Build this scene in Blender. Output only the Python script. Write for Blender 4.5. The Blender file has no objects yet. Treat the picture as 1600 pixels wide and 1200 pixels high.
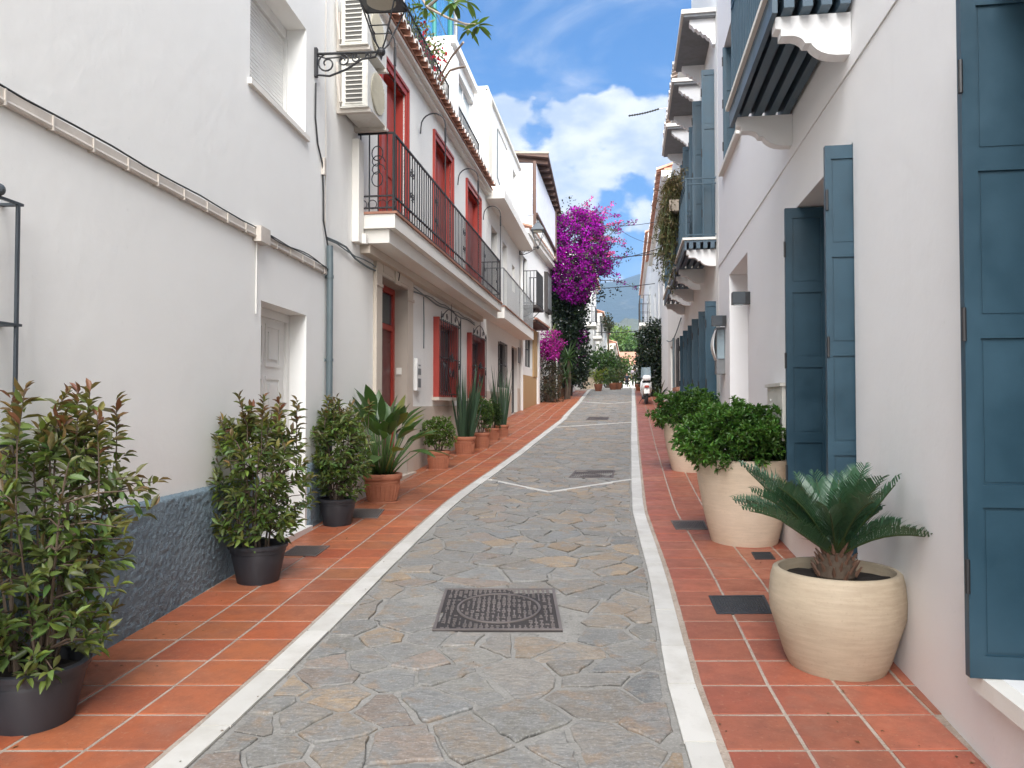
import bpy, bmesh, math, random
import numpy as np
from mathutils import Vector, Matrix, noise as mnoise
random.seed(7); RNG = np.random.default_rng(11)
scn = bpy.context.scene
COL = scn.collection
R = math.radians

# ---------------------------------------------------------------- camera, sky, sun, exposure
F = 1200.0; PITCH = R(1.43); CAMZ = 1.55
cd = bpy.data.cameras.new('camera'); cam = bpy.data.objects.new('camera', cd); COL.objects.link(cam)
cam.location = (0, 0, CAMZ); cam.rotation_euler = (R(90) + PITCH, 0, 0)
cd.sensor_width = 36; cd.lens = 27; cd.clip_start = 0.05; cd.clip_end = 20000
scn.camera = cam
SUN_EL, SUN_AZ = R(42), R(174)          # azimuth clockwise from +Y: behind the camera, high, a little to the right
world = bpy.data.worlds.new('World'); scn.world = world; world.use_nodes = True
def setup_world():
    nt = world.node_tree; n = nt.nodes; l = nt.links; n.clear()
    out = n.new('ShaderNodeOutputWorld'); bg = n.new('ShaderNodeBackground'); bg.inputs[1].default_value = 0.062
    sky = n.new('ShaderNodeTexSky'); sky.sky_type = 'NISHITA'; sky.sun_disc = False
    sky.sun_elevation = SUN_EL; sky.sun_rotation = SUN_AZ; sky.air_density = 0.75; sky.dust_density = 0.0; sky.ozone_density = 2.5
    tc = n.new('ShaderNodeTexCoord'); sep = n.new('ShaderNodeSeparateXYZ'); l.new(tc.outputs['Generated'], sep.inputs[0])
    def M(op, a, b=None, clamp=False):
        m = n.new('ShaderNodeMath'); m.operation = op; m.use_clamp = clamp
        for i, v in enumerate((a, b)):
            if v is None: continue
            if isinstance(v, (int, float)): m.inputs[i].default_value = v
            else: l.new(v, m.inputs[i])
        return m.outputs[0]
    def ramp(v, a, b, lo=0., hi=1., sm=True):
        m = n.new('ShaderNodeMapRange'); m.interpolation_type = 'SMOOTHSTEP' if sm else 'LINEAR'
        l.new(v, m.inputs[0]); m.inputs[1].default_value = a; m.inputs[2].default_value = b
        m.inputs[3].default_value = lo; m.inputs[4].default_value = hi
        return m.outputs[0]
    def nz(scale, detail, rough, off, zs=1.8, dist=0.0):
        mp = n.new('ShaderNodeMapping'); l.new(tc.outputs['Generated'], mp.inputs[0])
        mp.inputs['Location'].default_value = off; mp.inputs['Scale'].default_value = (1, 1, zs)
        t = n.new('ShaderNodeTexNoise'); t.inputs['Scale'].default_value = scale; t.inputs['Detail'].default_value = detail
        t.inputs['Roughness'].default_value = rough; t.inputs['Distortion'].default_value = dist
        l.new(mp.outputs[0], t.inputs['Vector']); return t.outputs[0]
    z = sep.outputs[2]
    big = nz(8.5, 10, 0.53, (0.75, 0.1, 0.17), 1.5)            # cumulus bank low in the sky, all round
    bank = M('ADD', ramp(z, 0.33, 0.42, 0.13, -0.26), ramp(z, 0.12, 0.19, -0.22, 0.0))
    cum = ramp(M('ADD', big, bank), 0.475, 0.56)
    wisp = M('MULTIPLY', ramp(nz(3.4, 9, 0.62, (3.1, 0.7, 0.3), 3.2, 0.6), 0.46, 0.80), 0.6)
    mask = M('MAXIMUM', cum, wisp)
    shade = ramp(nz(13.0, 8, 0.55, (1.3, 0.2, 0.9), 1.9), 0.36, 0.66)
    mixc = n.new('ShaderNodeMix'); mixc.data_type = 'RGBA'; l.new(shade, mixc.inputs[0])
    mixc.inputs[6].default_value = (2.7, 3.1, 3.7, 1); mixc.inputs[7].default_value = (4.6, 4.65, 4.75, 1)
    mx = n.new('ShaderNodeMix'); mx.data_type = 'RGBA'; l.new(mask, mx.inputs[0])
    bw = n.new('ShaderNodeRGBToBW'); l.new(sky.outputs[0], bw.inputs[0])       # thin hazy air: the low sky is less glaring than a clean atmosphere
    dim = n.new('ShaderNodeVectorMath'); dim.operation = 'SCALE'; l.new(sky.outputs[0], dim.inputs[0]); l.new(M('DIVIDE', 1.30, M('ADD', 1.0, M('MULTIPLY', bw.outputs[0], 0.36))), dim.inputs['Scale'])
    hs = n.new('ShaderNodeHueSaturation'); hs.inputs['Saturation'].default_value = 1.28; hs.inputs['Value'].default_value = 1.05; l.new(dim.outputs[0], hs.inputs['Color'])
    l.new(hs.outputs[0], mx.inputs[6]); l.new(mixc.outputs[2], mx.inputs[7])
    l.new(mx.outputs[2], bg.inputs[0]); l.new(bg.outputs[0], out.inputs[0])
setup_world()
sl = bpy.data.lights.new('sun', 'SUN'); sl.energy = 4.2; sl.angle = R(72); sl.color = (1.0, 0.972, 0.935)
sun = bpy.data.objects.new('sun', sl); COL.objects.link(sun)
sdir = Vector((math.sin(SUN_AZ) * math.cos(SUN_EL), math.cos(SUN_AZ) * math.cos(SUN_EL), math.sin(SUN_EL)))
sun.rotation_euler = sdir.to_track_quat('Z', 'Y').to_euler(); sun.location = (0, -20, 30)
vs = scn.view_settings; vs.view_transform = 'Standard'; vs.look = 'None'; vs.exposure = 1.98; vs.gamma = 1.0; vs.use_curve_mapping = False
scn.render.engine = 'CYCLES'; scn.cycles.glossy_bounces = 2; scn.cycles.transmission_bounces = 2; scn.cycles.caustics_reflective = False; scn.cycles.caustics_refractive = False

# ---------------------------------------------------------------- geometry helpers
GP = [(-60, -2.16), (-5, -0.18), (0, 0.0), (5, 0.18), (10, 0.362), (15, 0.625), (21, 1.03), (25, 1.29), (29.3, 1.56), (34, 1.92), (38, 2.2),
      (44, 2.4), (66, 2.87), (120, 3.6), (6000, 3.6)]
def g(y):
    for (a, za), (b, zb) in zip(GP, GP[1:]):
        if y <= b: return za + (zb - za) * (y - a) / (b - a)
    return GP[-1][1]
def ray(px, py):
    x = (px - 800) / F; y = (600 - py) / F
    return Vector((x, math.cos(PITCH) - y * math.sin(PITCH), math.sin(PITCH) + y * math.cos(PITCH)))
def ground(px, py):
    d = ray(px, py); lo, hi = 0.5, 200
    t = 0.5
    while t < 200:
        if CAMZ + d.z * t < g(d.y * t): break
        t += 0.05
    lo, hi = t - 0.05, t
    for _ in range(25):
        m = (lo + hi) / 2
        if CAMZ + d.z * m < g(d.y * m): hi = m
        else: lo = m
    p = d * hi; return Vector((p.x, p.y, g(p.y)))
def interp(pts, y):
    if y <= pts[0][0]: (a, u), (b, v) = pts[0], pts[1]
    elif y >= pts[-1][0]: (a, u), (b, v) = pts[-2], pts[-1]
    else:
        for (a, u), (b, v) in zip(pts, pts[1:]):
            if y <= b: break
    return u + (v - u) * (y - a) / (b - a)
class Wall:
    """a street front: X = a + b*Y; d is the distance out of it towards the street"""
    def __init__(s, a, b, side):
        s.a, s.b = a, b; k = math.hypot(1, b)
        s.n = Vector((1 / k, -b / k, 0)) * (1 if side == 'L' else -1); s.u = Vector((b / k, 1 / k, 0)); s.side = side
    def pt(s, y, d, z): return Vector((s.a + s.b * y + s.n.x * d, y + s.n.y * d, z))
    def at(s, px, py, d=0.0):
        r = ray(px, py); o = s.pt(0, d, 0)
        t = o.dot(s.n) / r.dot(s.n); p = r * t
        return p.y - s.n.y * d, CAMZ + p.z
    def x(s, y): return s.a + s.b * y
OFF = {}
class MB:
    def __init__(s): s.v = []; s.f = []; s.c = []
    def add(s, v, f, c=None):
        o = len(s.v); s.v += [tuple(p) for p in v]; s.f += [tuple(i + o for i in q) for q in f]
        s.c += [c or (1, 1, 1)] * len(v)
    def box8(s, p, c=None): s.add(p, [(0, 3, 2, 1), (4, 5, 6, 7), (0, 1, 5, 4), (1, 2, 6, 5), (2, 3, 7, 6), (3, 0, 4, 7)], c); return s
    def box(s, x0, x1, y0, y1, z0, z1, c=None):
        return s.box8([(x0, y0, z0), (x1, y0, z0), (x1, y1, z0), (x0, y1, z0), (x0, y0, z1), (x1, y0, z1), (x1, y1, z1), (x0, y1, z1)], c)
    def fb(s, W, y0, y1, d0, d1, z0, z1, c=None):
        return s.box8([W.pt(y0, d0, z0), W.pt(y0, d1, z0), W.pt(y1, d1, z0), W.pt(y1, d0, z0), W.pt(y0, d0, z1), W.pt(y0, d1, z1), W.pt(y1, d1, z1), W.pt(y1, d0, z1)], c)
    def prism(s, poly, vec, c=None):
        n = len(poly); a = [Vector(p) for p in poly]; b = [p + Vector(vec) for p in a]
        s.add(a + b, [tuple(range(n)), tuple(range(2 * n - 1, n - 1, -1))] + [(i, i + n, (i + 1) % n + n, (i + 1) % n) for i in range(n)], c); return s
    def tube(s, pts, r, n=6, c=None):
        P = [Vector(p) for p in pts]; m = len(P); rr = r if isinstance(r, (list, tuple)) else [r] * m
        V = []; prev = None
        for i in range(m):
            t = (P[min(i + 1, m - 1)] - P[max(i - 1, 0)]).normalized()
            if prev is None:
                prev = t.cross(Vector((0, 0, 1)))
                if prev.length < 1e-3: prev = t.cross(Vector((1, 0, 0)))
            prev = (prev - t * prev.dot(t)).normalized(); q = t.cross(prev)
            for k in range(n):
                a = 2 * math.pi * k / n; V.append(P[i] + (prev * math.cos(a) + q * math.sin(a)) * rr[i])
        Fc = [(i * n + k, i * n + (k + 1) % n, (i + 1) * n + (k + 1) % n, (i + 1) * n + k) for i in range(m - 1) for k in range(n)]
        Fc += [tuple(range(n - 1, -1, -1)), tuple((m - 1) * n + k for k in range(n))]
        s.add(V, Fc, c); return s
    def lathe(s, cx, cy, z, prof, n=28, wob=0.0, c=None):
        V = []; m = len(prof)
        for i, (r, h) in enumerate(prof):
            for k in range(n):
                a = 2 * math.pi * k / n; V.append((cx + r * math.cos(a) * (1 + wob * math.sin(2 * a + h * 3)), cy + r * math.sin(a), z + h))
        Fc = [(i * n + k, i * n + (k + 1) % n, (i + 1) * n + (k + 1) % n, (i + 1) * n + k) for i in range(m - 1) for k in range(n)]
        Fc += [tuple(range(n - 1, -1, -1)), tuple((m - 1) * n + k for k in range(n))]
        s.add(V, Fc, c); return s
    def ball(s, c, r, n=8, sz=1.0, col=None):
        s.lathe(c[0], c[1], c[2], [(max(1e-4, r * math.sin(math.pi * i / n)), -r * sz * math.cos(math.pi * i / n)) for i in range(n + 1)], n * 2, c=col); return s
    def mesh(s, name, off=(0, 0, 0), smooth=False):
        me = bpy.data.meshes.new(name); o = Vector(off)
        me.from_pydata([(p[0] - o.x, p[1] - o.y, p[2] - o.z) for p in s.v], [], s.f)
        at = me.color_attributes.new('Col', 'FLOAT_COLOR', 'POINT')
        at.data.foreach_set('color', [k for c in s.c for k in (c[0], c[1], c[2], 1.0)])
        if smooth: me.shade_smooth()
        return me
def link(o, parent=None):
    COL.objects.link(o)
    if parent is not None: o.parent = parent
    return o
def tag(o, label=None, cat=None, group=None, kind=None):
    for k, v in (('label', label), ('category', cat), ('group', group), ('kind', kind)):
        if v: o[k] = v
    return o
def thing(name, label, cat, loc=(0, 0, 0), group=None):
    o = bpy.data.objects.new(name, None); o.location = loc; o.empty_display_size = 0.1; link(o); OFF[o.name] = Vector(loc)
    return tag(o, label, cat, group)
def obj(name, mb, mat, parent=None, smooth=False, origin=None, autosm=None):
    """one mesh object; verts of mb are in world space"""
    base = OFF[parent.name] if parent is not None else Vector((0, 0, 0))
    org = Vector(origin) if origin is not None else base
    o = bpy.data.objects.new(name, mb.mesh(name, org, smooth)); o.location = org - base
    o.data.materials.append(mat); link(o, parent); OFF[o.name] = org
    if autosm: o.data.set_sharp_from_angle(angle=R(autosm)) if smooth else None
    return o
def inst(name, mesh, parent, p, rot=None, scale=None):
    o = bpy.data.objects.new(name, mesh); link(o, parent)
    o.location = Vector(p) - (OFF[parent.name] if parent is not None else Vector((0, 0, 0))); OFF[o.name] = Vector(p)
    if rot is not None: o.rotation_euler = rot
    if scale is not None: o.scale = scale
    return o
def struct(name, mb, mat, smooth=False): return tag(obj(name, mb, mat, smooth=smooth), kind='structure')
# --- leaves, numpy
T8 = np.array([(0, 0, 0), (-.42, .33, .13), (0, .3, 0), (.42, .33, .13), (-.36, .66, .10), (0, .66, -.02), (.36, .66, .10), (0, 1, -.10)])
F8 = [(0, 2, 1), (0, 3, 2), (1, 2, 5, 4), (2, 3, 6, 5), (4, 5, 7), (5, 6, 7)]
T4 = np.array([(0, 0, 0), (.5, .45, .10), (0, 1, -.05), (-.5, .45, .10)]); F4 = [(0, 1, 2), (0, 2, 3)]
def unit(a): return a / np.maximum(1e-9, np.linalg.norm(a, axis=1, keepdims=True))
class LV:
    def __init__(s, T=T8, Fc=F8): s.T, s.F = T, Fc; s.P = []; s.D = []; s.L = []; s.W = []; s.C = []; s.U = []
    def add(s, pos, dirs, L, W, C, up=None):
        n = len(pos); s.P.append(np.asarray(pos, float)); s.D.append(np.asarray(dirs, float)); s.L.append(np.broadcast_to(L, n)); s.W.append(np.broadcast_to(W, n)); s.C.append(np.broadcast_to(C, (n, 3)))
        s.U.append(np.asarray(up, float) if up is not None else np.tile((0, 0, 1.), (n, 1)) + RNG.normal(0, .45, (n, 3)))
    def build(s, name, mat, parent=None, origin=None, smooth=True):
        P, D, L, W, C, U = (np.concatenate(q) for q in (s.P, s.D, s.L, s.W, s.C, s.U))
        D = unit(D); X = unit(np.cross(D, U)); N = np.cross(X, D); T = s.T; k = len(T); n = len(P)
        V = P[:, None] + X[:, None] * (T[None, :, 0:1] * W[:, None, None]) + D[:, None] * (T[None, :, 1:2] * L[:, None, None]) + N[:, None] * (T[None, :, 2:3] * L[:, None, None])
        base = OFF[parent.name] if parent is not None else Vector((0, 0, 0)); org = Vector(origin) if origin is not None else base
        V = (V - np.array(org)).reshape(-1, 3)
        me = bpy.data.meshes.new(name); fl = np.concatenate([np.array(f) for f in s.F]); ls = np.array([len(f) for f in s.F])
        me.vertices.add(n * k); me.vertices.foreach_set('co', V.astype(np.float32).ravel())
        lo = (np.arange(n)[:, None] * k + fl[None]).ravel(); me.loops.add(len(lo)); me.loops.foreach_set('vertex_index', lo.astype(np.int32))
        tot = np.tile(ls, n); st = np.concatenate(([0], np.cumsum(tot)[:-1])); me.polygons.add(len(tot))
        me.polygons.foreach_set('loop_start', st.astype(np.int32)); me.polygons.foreach_set('loop_total', tot.astype(np.int32))
        me.update(calc_edges=True)
        at = me.color_attributes.new('Col', 'FLOAT_COLOR', 'POINT')
        at.data.foreach_set('color', np.concatenate([np.repeat(C, k, 0), np.ones((n * k, 1))], 1).astype(np.float32).ravel())
        if smooth: me.shade_smooth()
        me.validate()
        o = bpy.data.objects.new(name, me); o.location = org - base; me.materials.append(mat); link(o, parent); OFF[o.name] = org
        return o
def rdir(n, zmin=-1.0):
    z = RNG.uniform(zmin, 1, n); a = RNG.uniform(0, 2 * math.pi, n); r = np.sqrt(1 - z * z)
    return np.stack([r * np.cos(a), r * np.sin(a), z], 1)
def jit(c, n, s=.18, h=.06):
    c = np.array(c); k = RNG.normal(1, s, (n, 1)).clip(.45, 1.7); return (c * k * RNG.normal(1, h, (n, 3))).clip(0.002, .95)

# ---------------------------------------------------------------- materials
def srgb(r, gg, b): return tuple(((c / 255) / 12.92 if c / 255 <= .04045 else ((c / 255 + .055) / 1.055) ** 2.4) for c in (r, gg, b))
class NT:
    def __init__(s, name):
        s.m = bpy.data.materials.new(name); s.m.use_nodes = True; s.t = s.m.node_tree; s.n = s.t.nodes; s.l = s.t.links
        s.p = s.n['Principled BSDF']; s.out = s.n['Material Output']; s.tc = s.n.new('ShaderNodeTexCoord')
    def noise(s, scale, detail=4, rough=.55, vec=None, sc=None, dist=0.0):
        t = s.n.new('ShaderNodeTexNoise'); t.inputs['Scale'].default_value = scale; t.inputs['Detail'].default_value = detail; t.inputs['Roughness'].default_value = rough
        t.inputs['Distortion'].default_value = dist
        src = vec or s.pos()
        if sc:
            mp = s.n.new('ShaderNodeMapping'); mp.inputs['Scale'].default_value = sc; s.l.new(src, mp.inputs[0]); src = mp.outputs[0]
        s.l.new(src, t.inputs['Vector']); return t.outputs[0]
    def pos(s):
        if not hasattr(s, 'g'): s.g = s.n.new('ShaderNodeNewGeometry')
        return s.g.outputs['Position']
    def rng(s, v, a, b, lo=0., hi=1.):
        m = s.n.new('ShaderNodeMapRange'); s.l.new(v, m.inputs[0])
        for i, q in zip((1, 2, 3, 4), (a, b, lo, hi)): m.inputs[i].default_value = q
        return m.outputs[0]
    def mix(s, f, a, b, mode='MIX'):
        m = s.n.new('ShaderNodeMix'); m.data_type = 'RGBA'; m.blend_type = mode
        for i, q in ((0, f), (6, a), (7, b)):
            if isinstance(q, (int, float)): m.inputs[i].default_value = q
            elif isinstance(q, tuple): m.inputs[i].default_value = (*q[:3], 1)
            else: s.l.new(q, m.inputs[i])
        return m.outputs[2]
    def attr(s):
        a = s.n.new('ShaderNodeAttribute'); a.attribute_name = 'Col'; return a.outputs['Color']
    def bump(s, h, strength, dist=.01, prev=None):
        b = s.n.new('ShaderNodeBump'); b.inputs['Strength'].default_value = strength; b.inputs['Distance'].default_value = dist; s.l.new(h, b.inputs['Height'])
        if prev is not None: s.l.new(prev, b.inputs['Normal'])
        return b.outputs[0]
    def done(s, col=None, rough=None, nrm=None, metal=0.0, spec=None):
        if col is not None:
            if isinstance(col, tuple): s.p.inputs['Base Color'].default_value = (*col[:3], 1)
            else: s.l.new(col, s.p.inputs['Base Color'])
        if rough is not None:
            if isinstance(rough, (int, float)): s.p.inputs['Roughness'].default_value = rough
            else: s.l.new(rough, s.p.inputs['Roughness'])
        if nrm is not None: s.l.new(nrm, s.p.inputs['Normal'])
        s.p.inputs['Metallic'].default_value = metal
        if spec is not None: s.p.inputs['Specular IOR Level'].default_value = spec
        return s.m
def m_plaster(name, col, dirt=(.42, .40, .36), amt=.3, bs=.35):
    t = NT(name); a = t.noise(.9, 6, .6); b = t.noise(1.0, 5, .6, sc=(5, 5, .5)); c = t.noise(26, 5, .6); e = t.noise(5.5, 4, .55)
    k = t.mix(t.rng(a, .42, .75, 0, amt * .55), col, tuple(x * .88 for x in col))
    k = t.mix(t.rng(b, .60, .85, 0, amt * .35), k, dirt)
    k = t.mix(t.rng(c, .66, .80, 0, amt * .8), k, dirt); k = t.mix(t.rng(t.noise(2.6, 7, .72), .60, .70, 0, amt * .5), k, tuple(x * .80 for x in col)); k = t.mix(t.rng(t.noise(110, 2), .74, .78, 0, amt), k, tuple(x * .4 for x in col))
    n1 = t.bump(e, bs, .03); n2 = t.bump(c, bs * .55, .006, n1)
    return t.done(k, .88, n2, spec=.25)
def m_paint(name, col, rough=.5, var=.12, bs=.08, dirt=None, metal=0.):
    t = NT(name); a = t.noise(3.5, 5, .6); c = t.noise(60, 3)
    k = t.mix(t.rng(a, .3, .75), tuple(x * (1 - var) for x in col), tuple(min(1, x * (1 + var)) for x in col))
    if dirt: k = t.mix(t.rng(t.noise(9, 6, .65), .5, .8, 0, .6), k, dirt)
    return t.done(k, t.rng(a, .3, .7, rough - .08, rough + .1), t.bump(c, bs, .004), metal=metal)
M = {}
M['white1'] = m_plaster('plaster_white', (.82, .815, .785), bs=.14); M['white2'] = m_plaster('plaster_warm_white', (.81, .80, .76), amt=.36, bs=.16)
M['white3'] = m_plaster('plaster_aged_white', (.75, .735, .69), amt=.6); M['whiteR'] = m_plaster('plaster_cool_white', (.815, .81, .805), amt=.24, bs=.13)
M['cream'] = m_plaster('plaster_cream', (.74, .69, .58), amt=.6); M['ochre'] = m_plaster('plaster_ochre', (.46, .31, .16), amt=.5)
M['trim'] = m_plaster('plaster_trim', (.76, .735, .68), amt=.5, bs=.15); M['reveal'] = M['white1']
M['whitepaint'] = m_paint('white_paint', (.74, .73, .70), .5, .05); M['beige'] = m_paint('beige_trunking', (.56, .51, .45), .55, .12, dirt=(.38, .33, .28))
M['blue'] = m_paint('petrol_blue_paint', (.021, .060, .090), .42, .20, .10); M['bluegrey'] = m_paint('blue_grey_steel', (.055, .095, .13), .45, .12)
M['darkgrey'] = m_paint('dark_grey_paint', (.05, .06, .07), .45); M['soffit'] = m_paint('grey_soffit', (.20, .21, .22), .7, .15, dirt=(.1, .1, .1))
M['red'] = m_paint('oxblood_red_paint', (.34, .035, .022), .42, .12, .06); M['darkred'] = m_paint('dark_red_door', (.11, .012, .012), .35, .12)
M['iron'] = m_paint('black_iron', (.018, .018, .02), .5, .2); M['greymetal'] = m_paint('grey_metal', (.20, .21, .215), .42, .1, metal=.3)
M['pipe'] = m_paint('grey_green_pipe', (.10, .13, .14), .5); M['cable'] = m_paint('black_cable', (.02, .02, .02), .6)
M['acwhite'] = m_paint('ivory_enamel', (.66, .645, .59), .45, .06, dirt=(.45, .40, .32)); M['acdark'] = m_paint('grille_dark', (.10, .095, .085), .6)
M['acgrille'] = m_paint('fan_guard', (.42, .39, .31), .55)
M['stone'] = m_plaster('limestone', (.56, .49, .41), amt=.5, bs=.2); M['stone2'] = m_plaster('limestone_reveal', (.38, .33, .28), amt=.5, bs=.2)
M['wood'] = m_paint('weathered_brown_wood', (.075, .035, .022), .65, .3); M['palewood'] = m_paint('pale_weathered_wood', (.30, .25, .20), .8, .25)
M['awning'] = m_paint('pale_awning_cloth', (.62, .64, .70), .8, .06)
M['blackpot'] = m_paint('black_plastic', (.022, .023, .028), .45, .15); M['soil'] = m_paint('dark_soil', (.022, .016, .012), .95, .4, .8)
M['rust'] = m_paint('dark_brown_louvre', (.035, .028, .026), .6)
def m_glass():
    t = NT('window_glass'); return t.done((.045, .06, .07), .06, t.bump(t.noise(1.3, 2), .05, .02), spec=.7)
M['glass'] = m_glass()
def m_skyglass():
    t = NT('pale_glass'); return t.done((.30, .38, .42), .10, t.bump(t.noise(1.1, 2), .04, .02), spec=.8)
M['skyglass'] = m_skyglass()
def m_attr(name, rough, mode='tile'):
    t = NT(name); c = t.attr()
    if mode == 'tile':
        a = t.noise(7, 5, .65); b = t.noise(46, 4, .6); d = t.noise(2.1, 5, .6)
        k = t.mix(t.rng(a, .40, .72, 0, .75), c, t.mix(.55, c, (.12, .06, .045))); k = t.mix(t.rng(t.noise(1.1, 6, .7), .52, .70, 0, .5), k, t.mix(.6, c, (.10, .055, .045)))
        k = t.mix(t.rng(b, .58, .78, 0, .55), k, (.44, .25, .16)); k = t.mix(t.rng(d, .56, .74, 0, .22), k, (.36, .25, .19))
        k = t.mix(t.rng(t.noise(95, 3), .66, .73, 0, .8), k, (.06, .035, .03))
        return t.done(k, t.rng(a, .3, .7, rough, rough + .22), t.bump(b, .16, .005, t.bump(a, .12, .02)))
    if mode == 'stone':
        a = t.noise(3.4, 6, .66, dist=1.1); b = t.noise(15, 8, .72, sc=(1, 2.6, 1)); d = t.noise(70, 4, .6); e = t.noise(6.5, 5, .6, dist=.4)
        c = t.mix(1.0, c, (1.42, 1.33, 1.22), 'MULTIPLY'); k = t.mix(t.rng(a, .48, .58, 0, .85), c, (.265, .26, .245)); k = t.mix(t.rng(e, .54, .66, 0, .65), k, (.32, .225, .145))
        k = t.mix(t.rng(b, .38, .72, 0, .8), k, t.mix(.62, k, (.07, .07, .07))); k = t.mix(t.rng(d, .52, .75, 0, .7), k, (.42, .41, .39)); k = t.mix(t.rng(t.noise(34, 5, .7, sc=(1, 1.8, 1)), .54, .70, 0, .6), k, (.10, .095, .09))
        return t.done(k, .72, t.bump(d, .35, .004, t.bump(b, .85, .014)))
    if mode == 'marble':
        a = t.noise(5, 6, .65); b = t.noise(30, 5, .6)
        k = t.mix(t.rng(a, .42, .72, 0, .6), c, (.42, .39, .34)); k = t.mix(t.rng(b, .68, .8, 0, .8), k, (.22, .21, .20))
        return t.done(k, .5, t.bump(b, .1, .003))
    if mode == 'plain':
        a = t.noise(11, 5, .6); k = t.mix(t.rng(a, .3, .75, 0, .5), c, t.mix(.5, c, (.05, .04, .035))); return t.done(k, rough, t.bump(t.noise(45, 4), .15, .004))
M['tile'] = m_attr('terracotta_tile', .36); M['flag'] = m_attr('flagstone', .7, 'stone'); M['marble'] = m_attr('white_marble', .5, 'marble'); M['plain'] = m_attr('tinted', .6, 'plain')
def m_mortar(name, c1, c2):
    t = NT(name); a = t.noise(4, 6, .65); b = t.noise(80, 5, .7); k = t.mix(t.rng(a, .35, .7), c1, c2); k = t.mix(t.rng(b, .50, .72, 0, .6), k, tuple(x * 1.5 for x in c2)); k = t.mix(t.rng(t.noise(23, 6, .7), .55, .68, 0, .7), k, tuple(x * .45 for x in c1))
    return t.done(k, .9, t.bump(b, .5, .006, t.bump(a, .4, .02)))
M['mortar'] = m_mortar('grey_mortar', (.22, .21, .19), (.30, .288, .265)); M['grout'] = m_mortar('tile_grout', (.30, .235, .185), (.42, .35, .29))
M['earth'] = m_mortar('earth', (.10, .10, .07), (.14, .12, .08)); M['castiron'] = m_paint('cast_iron', (.12, .10, .092), .7, .25, .6, dirt=(.20, .16, .13))
M['ironplate'] = m_paint('iron_plate', (.040, .034, .033), .8, .3, .5); M['wornrelief'] = m_paint('worn_iron_relief', (.15, .128, .12), .55, .25, .5, dirt=(.07, .055, .05)); M['rubber'] = m_paint('dark_mesh_cover', (.028, .034, .042), .55, .2, .5)
def m_clay(name, c1, c2, bands=0.0):
    t = NT(name); a = t.noise(3, 6, .6); k = t.mix(t.rng(a, .3, .72), c1, c2)
    b = t.noise(6, 6, .65, sc=(1, 1, 9)); k = t.mix(t.rng(b, .42, .72, 0, bands), k, tuple(x * 1.35 for x in c2)); k = t.mix(t.rng(t.noise(70, 4), .6, .8, 0, .35), k, tuple(x * .5 for x in c1))
    return t.done(k, .75, t.bump(b, .2, .006, t.bump(t.noise(55, 4), .12, .004)))
M['sandpot'] = m_clay('sandstone_pot', (.36, .285, .20), (.46, .385, .285), .35); M['palepot'] = m_clay('pale_pot', (.56, .45, .33), (.64, .53, .41), .3)
M['terra'] = m_clay('terracotta_pot', (.30, .105, .055), (.40, .16, .09), .35)
M['rooftile'] = m_clay('roof_tile', (.36, .15, .09), (.46, .25, .17), .2); M['paletile'] = m_clay('pale_roof_tile', (.50, .36, .28), (.62, .52, .44), .2); M['oldtile'] = m_clay('old_roof_tile', (.26, .11, .07), (.40, .21, .14), .2)
def m_stucco():
    t = NT('rough_blue_stucco'); a = t.noise(2.2, 5, .6); b = t.noise(70, 5, .7); k = t.mix(t.rng(a, .35, .7), (.20, .275, .33), (.28, .37, .43))
    k = t.mix(t.rng(b, .55, .8, 0, .5), k, (.36, .43, .48)); sp = t.n.new('ShaderNodeSeparateXYZ'); t.l.new(t.pos(), sp.inputs[0])
    return t.done(k, .85, t.bump(b, 1.0, .03, t.bump(t.noise(28, 4, .6), .6, .03)))
M['stucco'] = m_stucco()
def m_leaf(name, trans=.28, rough=.42, spec=.45):
    t = NT(name); c = t.attr(); k = t.mix(t.rng(t.noise(40, 3), .35, .7, 0, .35), c, t.mix(.5, c, (.01, .015, .004))); t.done(k, rough, spec=spec)
    tr = t.n.new('ShaderNodeBsdfTranslucent'); mx = t.n.new('ShaderNodeMixShader'); mx.inputs[0].default_value = trans
    t.l.new(t.mix(1.0, k, (1.5, 1.6, .7), 'MULTIPLY'), tr.inputs[0]); t.l.new(t.p.outputs[0], mx.inputs[1]); t.l.new(tr.outputs[0], mx.inputs[2]); t.l.new(mx.outputs[0], t.out.inputs[0]); return t.m
M['leaf'] = m_leaf('leaf'); M['gloss'] = m_leaf('glossy_leaf', .18, .32, .5)
def m_petal():
    t = NT('petal'); c = t.attr(); t.done(c, .7, spec=.2); tr = t.n.new('ShaderNodeBsdfTranslucent'); mx = t.n.new('ShaderNodeMixShader'); mx.inputs[0].default_value = .35
    t.l.new(c, tr.inputs[0]); t.l.new(t.p.outputs[0], mx.inputs[1]); t.l.new(tr.outputs[0], mx.inputs[2]); t.l.new(mx.outputs[0], t.out.inputs[0]); return t.m
M['petal'] = m_petal()
M['bark'] = m_paint('bark', (.085, .06, .042), .85, .35, .6); M['stem'] = m_paint('green_stem', (.10, .13, .045), .6, .25)
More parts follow.
